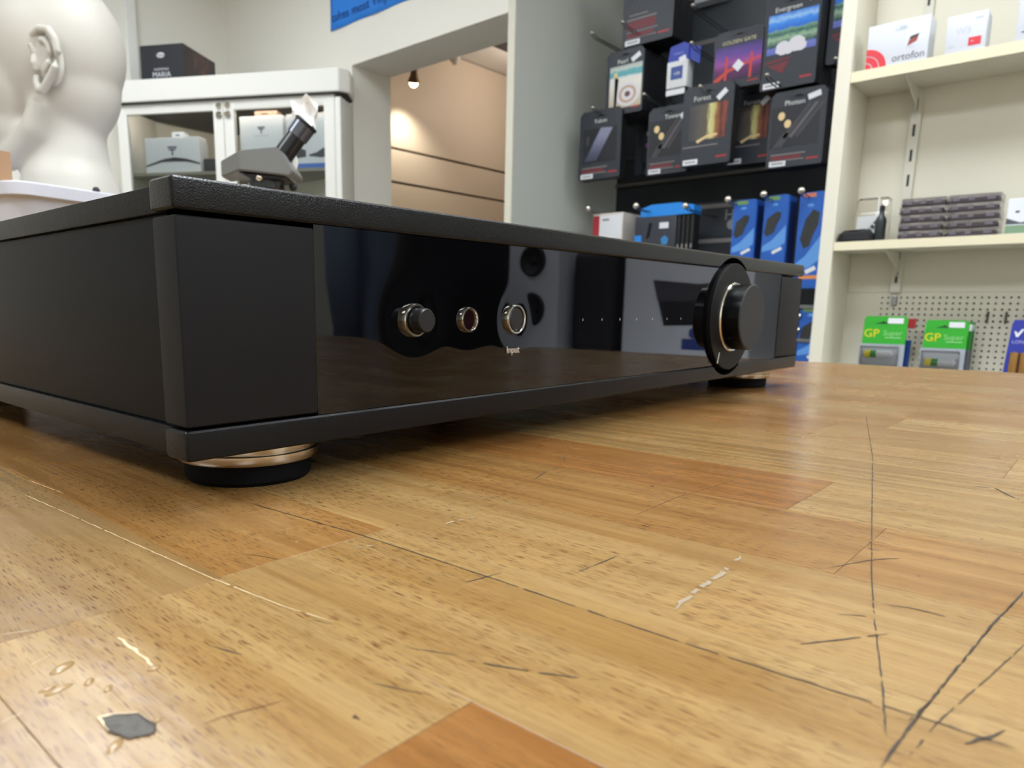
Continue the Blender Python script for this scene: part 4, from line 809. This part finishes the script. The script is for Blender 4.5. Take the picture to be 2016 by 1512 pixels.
# items on the shelves (world helper: x along the shelf = -y)
def on(y, x, z): return (x, y, z)
M_or = mat('cartridge_red', (206, 42, 56), .4)
ob = thing('cartridge_box', 'white cartridge box with red ring logo on the top shelf next to the side panel', 'box', (1.503, .2672, .4911), -PI/2, 'white cartridge boxes on the top shelf')
MB().box(0, .0985, 0, .05, 0, .0740, .0015).build('carton', M_shelfbox, ob, True)
def qring(t, cx, cz, r0_, r1_, m, y):
    A = [(cx+r1_*math.cos(a*PI/32), cz+r1_*math.sin(a*PI/32)) for a in range(17)]; B = [(cx+r0_*math.cos(a*PI/32), cz+r0_*math.sin(a*PI/32)) for a in range(16, -1, -1)]
    poly(t, 'ring_logo', m, A+B, y, .0005)
qring(ob, .0004, .0004, .023, .034, M_or, 0); qring(ob, .0004, .0004, .0115, .0215, M_or, 0); qring(ob, .0004, .0004, .0001, .0098, M_or, 0)
text('lettering', 'ortofon', .0175, mat('ink_grey', (98, 102, 110), .45), ob, .0690, -.0003, .0110, sx=.95)
poly(ob, 'picture_cartridge', mat('ink_rust', (150, 62, 52), .4), [(.066, .028), (.080, .034), (.082, .042), (.068, .037)], 0); poly(ob, 'picture_cartridge', mat('ink_black', (40, 34, 40), .4), [(.068, .038), (.082, .042), (.083, .046), (.070, .043)], 0)
slab('small_print', ob, M_pale, .064, .078, .0255, .0262, 0); slab('price_label', ob, mat('label_grey', (206, 214, 220), .5), .044, .064, .058, .069, 0); slab('price_print', ob, M_pale, .052, .062, .060, .064, -.0005)
ob2 = thing('cartridge_box', 'smaller white box with red square label on the top shelf', 'box', (1.503, .1425, .4911), -PI/2, 'white cartridge boxes on the top shelf')
MB().box(0, .058, 0, .045, 0, .061, .0015).build('carton', M_shelfbox, ob2, True); slab('red_label', ob2, M_or, .034, .052, .008, .021, 0); slab('label_print', ob2, mat('label_pink', (232, 130, 140), .4), .037, .042, .0135, .016, -.0005)
text('lettering', 'W3', .015, M_pale, ob2, .025, -.0003, .034); slab('small_print', ob2, M_pale, .005, .014, .010, .0125, 0); slab('small_print', ob2, M_pale, .040, .052, .050, .053, 0)
ob3 = thing('cartridge_box', 'white box at the frame edge of the top shelf', 'box', (1.503, .0435, .4911), -PI/2, 'white cartridge boxes on the top shelf')
MB().box(0, .07, 0, .05, 0, .075, .0015).build('carton', M_shelfbox, ob3, True); slab('small_print', ob3, M_ink, .008, .016, .012, .014, 0)
# clear cases stacked on the middle shelf
M_case_in = mat('case_insert', (128, 114, 126), .5, var=(60, .25)); M_case_lt = mat('case_label', (206, 204, 214), .35)
def case_proto(w):
    t = thing('clear_case', 'x', 'case', (0, 0, 0), -PI/2); h = .0140
    MB().box(0, w, 0, .055, 0, h, .0012).build('shell', M_case, t); MB().box(.003, w-.003, .002, .052, .0015, .0085).build('insert', M_case_in, t)
    for a, c in ((.006, .016), (.030, .038), (w-.020, w-.008)): MB().box(a, c, .0012, .0020, .004, .0105).build('label', M_case_lt, t)
    return t
cnt = ['lowest', 'second', 'third', 'fourth', 'topmost']
for si, (y, x, w, n_, nm) in enumerate(((.1812, 1.504, .0700, 5, 'stack next to the white card bag'), (.1072, 1.506, .0765, 5, 'stack beside the small white box'))):
    pr_ = case_proto(w)
    for i in range(n_):
        c = pr_ if i == 0 else copy_tree(pr_)
        c.location = (x+random.uniform(-.001, .001), y+random.uniform(-.0012, .0012), .1812+.01435*i); c['label'] = '%s clear plastic case in the %s' % (cnt[i] if i < n_-1 else 'topmost', nm); c['group'] = 'stacked clear plastic cases'
sb = thing('small_box', 'small white box with green foot beside the clear plastic cases', 'box', (1.503, .0195, .1811), -PI/2); MB().box(0, .05, 0, .04, 0, .058, .001).build('carton', M_whitebox, sb); poly(sb, 'print_dark', mat('print_slate', (74, 80, 88), .5), [(0, .016), (.05, .016), (.05, .024), (.02, .018), (0, .026)], 0); slab('green_foot', sb, mat('print_green', (120, 150, 120), .5), 0, .05, .001, .014, 0); MB().ball((.014, -.0002, .036), .003, 1, (1.3, .1, .7)).build('mark', M_ink, sb)
pouch = MB(); loft(pouch, [[(x, y, z+(.003*math.sin(x*160) if z > .01 else 0)) for x, y in rrect(i, .062-i, i, .045-i, .014)] for i, z in ((.003, 0), (0, .004), (.001, .014), (.008, .020), (.016, .0212))])
po = tag(pouch.build('pouch', mat('pouch_black', (20, 20, 22), .8), None, True, loc=(1.504, .2875, .1811)), 'flat black cloth pouch on the middle shelf against the side panel', 'pouch'); po.rotation_euler = (0, 0, -PI/2)
bt = thing('bottle', 'slim black bottle with narrow neck on the middle shelf', 'bottle', (1.520, .2155, .1811)); MB().lathe([(.0085, 0), (.0095, .002), (.0095, .036), (.0085, .042), (.0045, .048), (.0042, .056)], 28, 'Z').build('body', mat('bottle_black', (34, 40, 42), .35), bt, True); MB().lathe([(.0046, .0555), (.0048, .057), (.0044, .0645), (.002, .066)], 20, 'Z').build('cap', M_black, bt, True)
bag = thing('card_bag', 'clear bag with a white card standing behind the black pouch', 'bag', (1.555, .2735, .1811), -PI/2)
MB().box(.006, .056, .004, .006, .001, .052).build('card', M_whitebox, bag)
for i, (a, z) in enumerate(((.030, .030), (.035, .037), (.040, .044), (.046, .050))): MB().box(-.004, .004, -.0005, .0, -.003, .003, rot=Matrix.Translation((a, .0038, z-.006)) @ Matrix.Rotation(.7, 4, 'Y')).build('print', MATS['print_slate'], bag)
MB().prism([(.036, .052), (.040, .060), (.039, .086), (.043, .086), (.043, .060), (.050, .052), (.056, .02), (.046, .02)], .0062, .0068).build('hanger_tab', M_sticker, bag)
loft(MB(), [[(x, y, z) for x, y in rrect(i, .064-i, j, .020-j, .005)] for i, j, z in ((0, 0, .0005), (.001, .001, .05), (.002, .006, .082), (.008, .0095, .086))]).build('film', M_film, bag, 'all')
# battery blister packs in front of the pegboard
M_gpg = mat('pack_green', (54, 172, 50), .35); M_gpd = mat('pack_green_dark', (40, 128, 44), .4); M_gy = mat('pack_yellow', (232, 214, 40), .35); M_gcard = mat('pack_silver', (168, 174, 184), .35); M_gside = mat('pack_grey_dark', (86, 92, 104), .5); M_gpale = mat('pack_pale_green', (150, 214, 140), .4)
def batt(label, x, y, z0, w, h, bz, shift):
    t = thing('battery_pack', label, 'battery pack', (x, y, z0), -PI/2, 'green battery packs on the pegboard'); gh = h*.54
    MB().prism([(0, 0), (w, 0), (w, h-gh), (0, h-gh)], 0, .004).build('grey_card', M_gcard, t)
    MB().prism([(0.003, h-gh), (w, h-gh), (w+.001, h-.006), (w-.004, h), (.008, h), (.004, h-.005)], 0, .004).build('green_card', M_gpg, t)
    text('logo_lettering', 'GP', h*.22, M_gy, t, w*.24, -.0003, h*.66, sx=1.0); text('lettering', 'Super', h*.14, M_gpale, t, w*.71, -.0003, h*.67); slab('small_print', t, M_gpale, w*.55, w*.90, h*.575, h*.595, 0)
    MB().prism([(w*.28, h*.855), (w*.44, h*.885), (w*.48, h*.91), (w*.52, h*.885), (w*.66, h*.855)], -.0006, 0).build('hang_slot', mat('slot_green', (18, 58, 22), .6), t)
    slab('price_label', t, M_sticker, w*.58, w*.92, h*.86, h*.965, -.0004)
    ba = MB(); ba.lathe([(.0001, 0), (.0062, .0005), (.0068, .002), (.0068, .0105), (.0068, .0215), (.0068, .046), (.003, .047), (.003, .049), (.0001, .049)], 20, 'X'); bo = ba.build('battery', mat('battery_silver', (208, 212, 220), .35), t, True); bo.location = (w*.06+.006, -.001, bz); bo.data.materials.append(MATS['pack_green_dark']); bo.data.materials.append(M_gy)
    for p in bo.data.polygons: p.material_index = 2 if p.center.x < .011 else 1 if p.center.x < .022 else 0
    MB().box(w*.04, w*.90, -.0085, 0, .004, h-gh-.004, .003).build('blister', M_film, t, True)
    return t
batt('green and silver battery pack nearest the cream side panel', 1.545, .2345, -.0607, .0785, .100, .026, 0)
batt('green and silver battery pack in the middle of the pegboard', 1.552, .1305, -.0640, .0720, .0975, .018, 0)
for k_ in range(3):
    t = thing('battery_pack', 'green and grey battery pack, %s one hung behind the middle pack' % ('first', 'second', 'third')[k_], 'battery pack', (1.564+.014*k_, .1245, -.066), -PI/2, 'green battery packs behind the middle one')
    MB().box(0, .0700, 0, .010, 0, .044, .001).build('grey_card', M_gside, t); MB().box(0, .0705, 0, .004, .044, .096, .001).build('green_card', M_gpd, t); slab('price_label', t, M_sticker, .056, .070, .080, .092, -.0003)
t = thing('battery_pack', 'red and blue battery pack showing behind the green one near the side panel', 'battery pack', (1.575, .226, -.062), -PI/2); MB().box(0, .074, 0, .006, 0, .055, .001).build('blue_card', mat('card_blue', (34, 74, 148), .4), t); MB().box(.045, .078, 0, .006, .078, .097, .001).build('red_card', M_red, t); MB().box(.03, .05, .001, .005, .0551, .0779).build('stem', M_gside, t)
bpk = thing('battery_pack', 'deep blue battery pack with white tick at the frame edge', 'battery pack', (1.55, -.0045, -.062), -PI/2)
M_vblue = mat('pack_royal', (52, 62, 162), .35); MB().prism([(-.003, 0), (.06, 0), (.064, .098), (.004, .098), (.001, .090)], 0, .004).build('card', M_vblue, bpk)
poly(bpk, 'tick_logo', M_sticker, [(.0055, .078), (.009, .068), (.012, .068), (.020, .082), (.016, .082), (.0108, .0735), (.0085, .078)], 0); text('lettering', 'LONGLIFE', .0085, mat('print_lilac', (170, 176, 226), .5), bpk, .004, -.0003, .059, 'LEFT')
for i in range(3): bo = MB().lathe([(.0001, 0), (.0062, .0005), (.0068, .002), (.0068, .038), (.003, .039), (.0001, .040)], 20, 'Z', (.011+.0145*i, -.003, .002)).build('battery', mat('battery_copper', (176, 132, 72), .3, metal=.5), bpk, True)

# ------------------------------------------------------------------ things seen only in the gloss of the amplifier: the side counter
sc_ = thing('side_counter', 'low white side counter mirrored in the amplifier front', 'counter', (1.30, -.46, 0), -PI/2)
MB().box(0, .70, 0, .65, -.100, -.070, .003).build('worktop', M_white, sc_); MB().box(.02, .68, .02, .64, FL+.001, -.1002, .003).build('carcass', M_cab, sc_)
for i in range(2):
    dr = MB().box(.03+.325*i, .345+.325*i, .002, .0195, FL+.08, -.115, .002).build('door', M_white, sc_); MB().box(.28+.325*i, .295+.325*i, -.012, .002, -.30, -.16, .003).build('handle', M_steel, dr, True)
pc = thing('white_carton', 'big white carton with dark cut-out and blue logo mirrored in the amplifier', 'box', (1.60, -.475, -.0699), -PI/2)
MB().box(0, .33, 0, .25, 0, .245, .003).build('carton', mat('carton_mirror_white', (214, 216, 226), .5), pc)
poly(pc, 'cut_out', mat('cutout_dark', (30, 28, 34), .8), [(.025, .086), (.215, .078), (.250, .190), (.13, .178), (.02, .186)], 0); poly(pc, 'cut_out_band', mat('cutout_mid', (70, 66, 74), .8), [(.022, .140), (.235, .138), (.250, .190), (.13, .178), (.02, .186)], -.0006)
MB().ball((.135, -.0004, .062), .014, 2, (1, .03, 1)).build('blue_logo', mat('logo_blue', (40, 66, 140), .5), pc); slab('blue_logo', pc, MATS['logo_blue'], .085, .165, .022, .048, 0)
cb = thing('carry_case', 'black soft carry case standing beside the white carton on the counter', 'case', (1.58, -.825, -.0699), -PI/2); MB().box(0, .13, 0, .2, 0, .27, .03, 4).build('shell', mat('case_black', (24, 25, 30), .6), cb, True); MB().tube([(.03, .1, .265), (.04, .1, .30), (.09, .1, .30), (.10, .1, .265)], .008, 10).build('handle', M_black, cb, 'all')
sp = thing('loudspeaker', 'white bookshelf loudspeaker with two dark drivers on the side counter', 'speaker', (1.55, -.975, -.0699), -PI/2); MB().box(0, .17, 0, .24, 0, .31, .006).build('cabinet', mat('speaker_white', (206, 208, 218), .45), sp, True)
for z, r in ((.245, .036), (.115, .036)):
    dv = MB().lathe([(r+.006, 0), (r+.006, .006), (r, .008), (r*.9, .006), (r*.35, .001), (r*.3, .004), (.0001, .006)], 36, 'Y', (.085, 0, z), False).build('driver', mat('driver_black', (20, 20, 24), .5), sp, True)
ch = thing('office_chair', 'black high-backed office chair standing before the side counter', 'chair', (1.58, -1.64, FL), math.radians(8))
M_lea = mat('chair_leather', (24, 25, 29), .35, bump=(200, .1))
MB().box(-.25, .25, -.24, .24, .44, .53, .04, 4).build('seat', M_lea, ch, True); bk = MB().box(-.23, .23, .0, .08, 0, .68, .035, 4).build('backrest', M_lea, ch, True); bk.matrix_local = Matrix.Translation((0, .24, .56)) @ Matrix.Rotation(-.12, 4, 'X')
MB().lathe([(.03, .10), (.03, .30), (.02, .30), (.02, .44)], 20, 'Z').build('gas_column', M_steel, ch, True); MB().box(-.03, .03, .20, .26, .46, .66, .01).build('back_bracket', M_black, ch)
for s in (-1, 1): MB().tube([(s*.27, -.05, .48), (s*.30, -.05, .68), (s*.30, -.12, .71), (s*.30, .12, .71), (s*.27, .14, .50)], .016, 10).build('armrest', M_black, ch, 'all')
for i in range(5):
    a = 2*PI*i/5; lg = MB().tube([(0, 0, .11), (.30*math.cos(a), .30*math.sin(a), .07)], .02, 8, [.026, .016]).build('leg', M_black, ch, 'all'); MB().ball((.30*math.cos(a), .30*math.sin(a), .030), .029, 2, (1, 1, 1)).build('caster', M_rub, lg, True)

cs = thing('added_coat_stand', 'steel coat stand added as stand-in for the person mirrored in the amplifier front', 'coat stand', (1.78, -2.15, FL))  # stand and coat added in place of a mirrored person, dimming the wall reflection
MB().lathe([(.20, 0), (.20, .02), (.02, .035)], 32, 'Z').build('base', M_black, cs, True); MB().tube([(0, 0, .03), (0, 0, 1.78)], .015, 12).build('pole', M_steel, cs, 'all')
for i in range(4):
    a = PI/2*i+.4; MB().tube([(0, 0, 1.66), (.08*math.cos(a), .08*math.sin(a), 1.68), (.13*math.cos(a), .13*math.sin(a), 1.76)], .008, 8).build('peg', M_steel, cs, 'all')
rings = []; NR = 26
for z, rx, ry, f in ((.62, .23, .15, .035), (.85, .22, .14, .030), (1.1, .20, .125, .02), (1.35, .205, .12, .012), (1.50, .19, .10, .006), (1.58, .11, .075, .003), (1.64, .055, .05, 0)):
    rings.append([((rx+f*math.sin(k*2*PI/NR*5+z*3))*math.cos(2*PI*k/NR), (ry+f*math.sin(k*2*PI/NR*5+z*3))*math.sin(2*PI*k/NR)+.03, z) for k in range(NR)])
ct = tag(loft(MB(), rings).build('coat', mat('coat_slate_blue', (112, 124, 146), .9, bump=(120, .3)), None, 'all', loc=(1.78, -1.92, FL)), 'slate-blue coat added as stand-in for the person mirrored in the amplifier front', 'coat')  # coat shape added to tint the amplifier reflection where the person shows
for s_ in (-1, 1): MB().tube([(s_*.16, .03, 1.50), (s_*.24, .04, 1.28), (s_*.255, .06, 1.05), (s_*.25, .09, .84)], .06, 14, [.055, .062, .056, .048]).build('sleeve', MATS['coat_slate_blue'], ct, 'all')
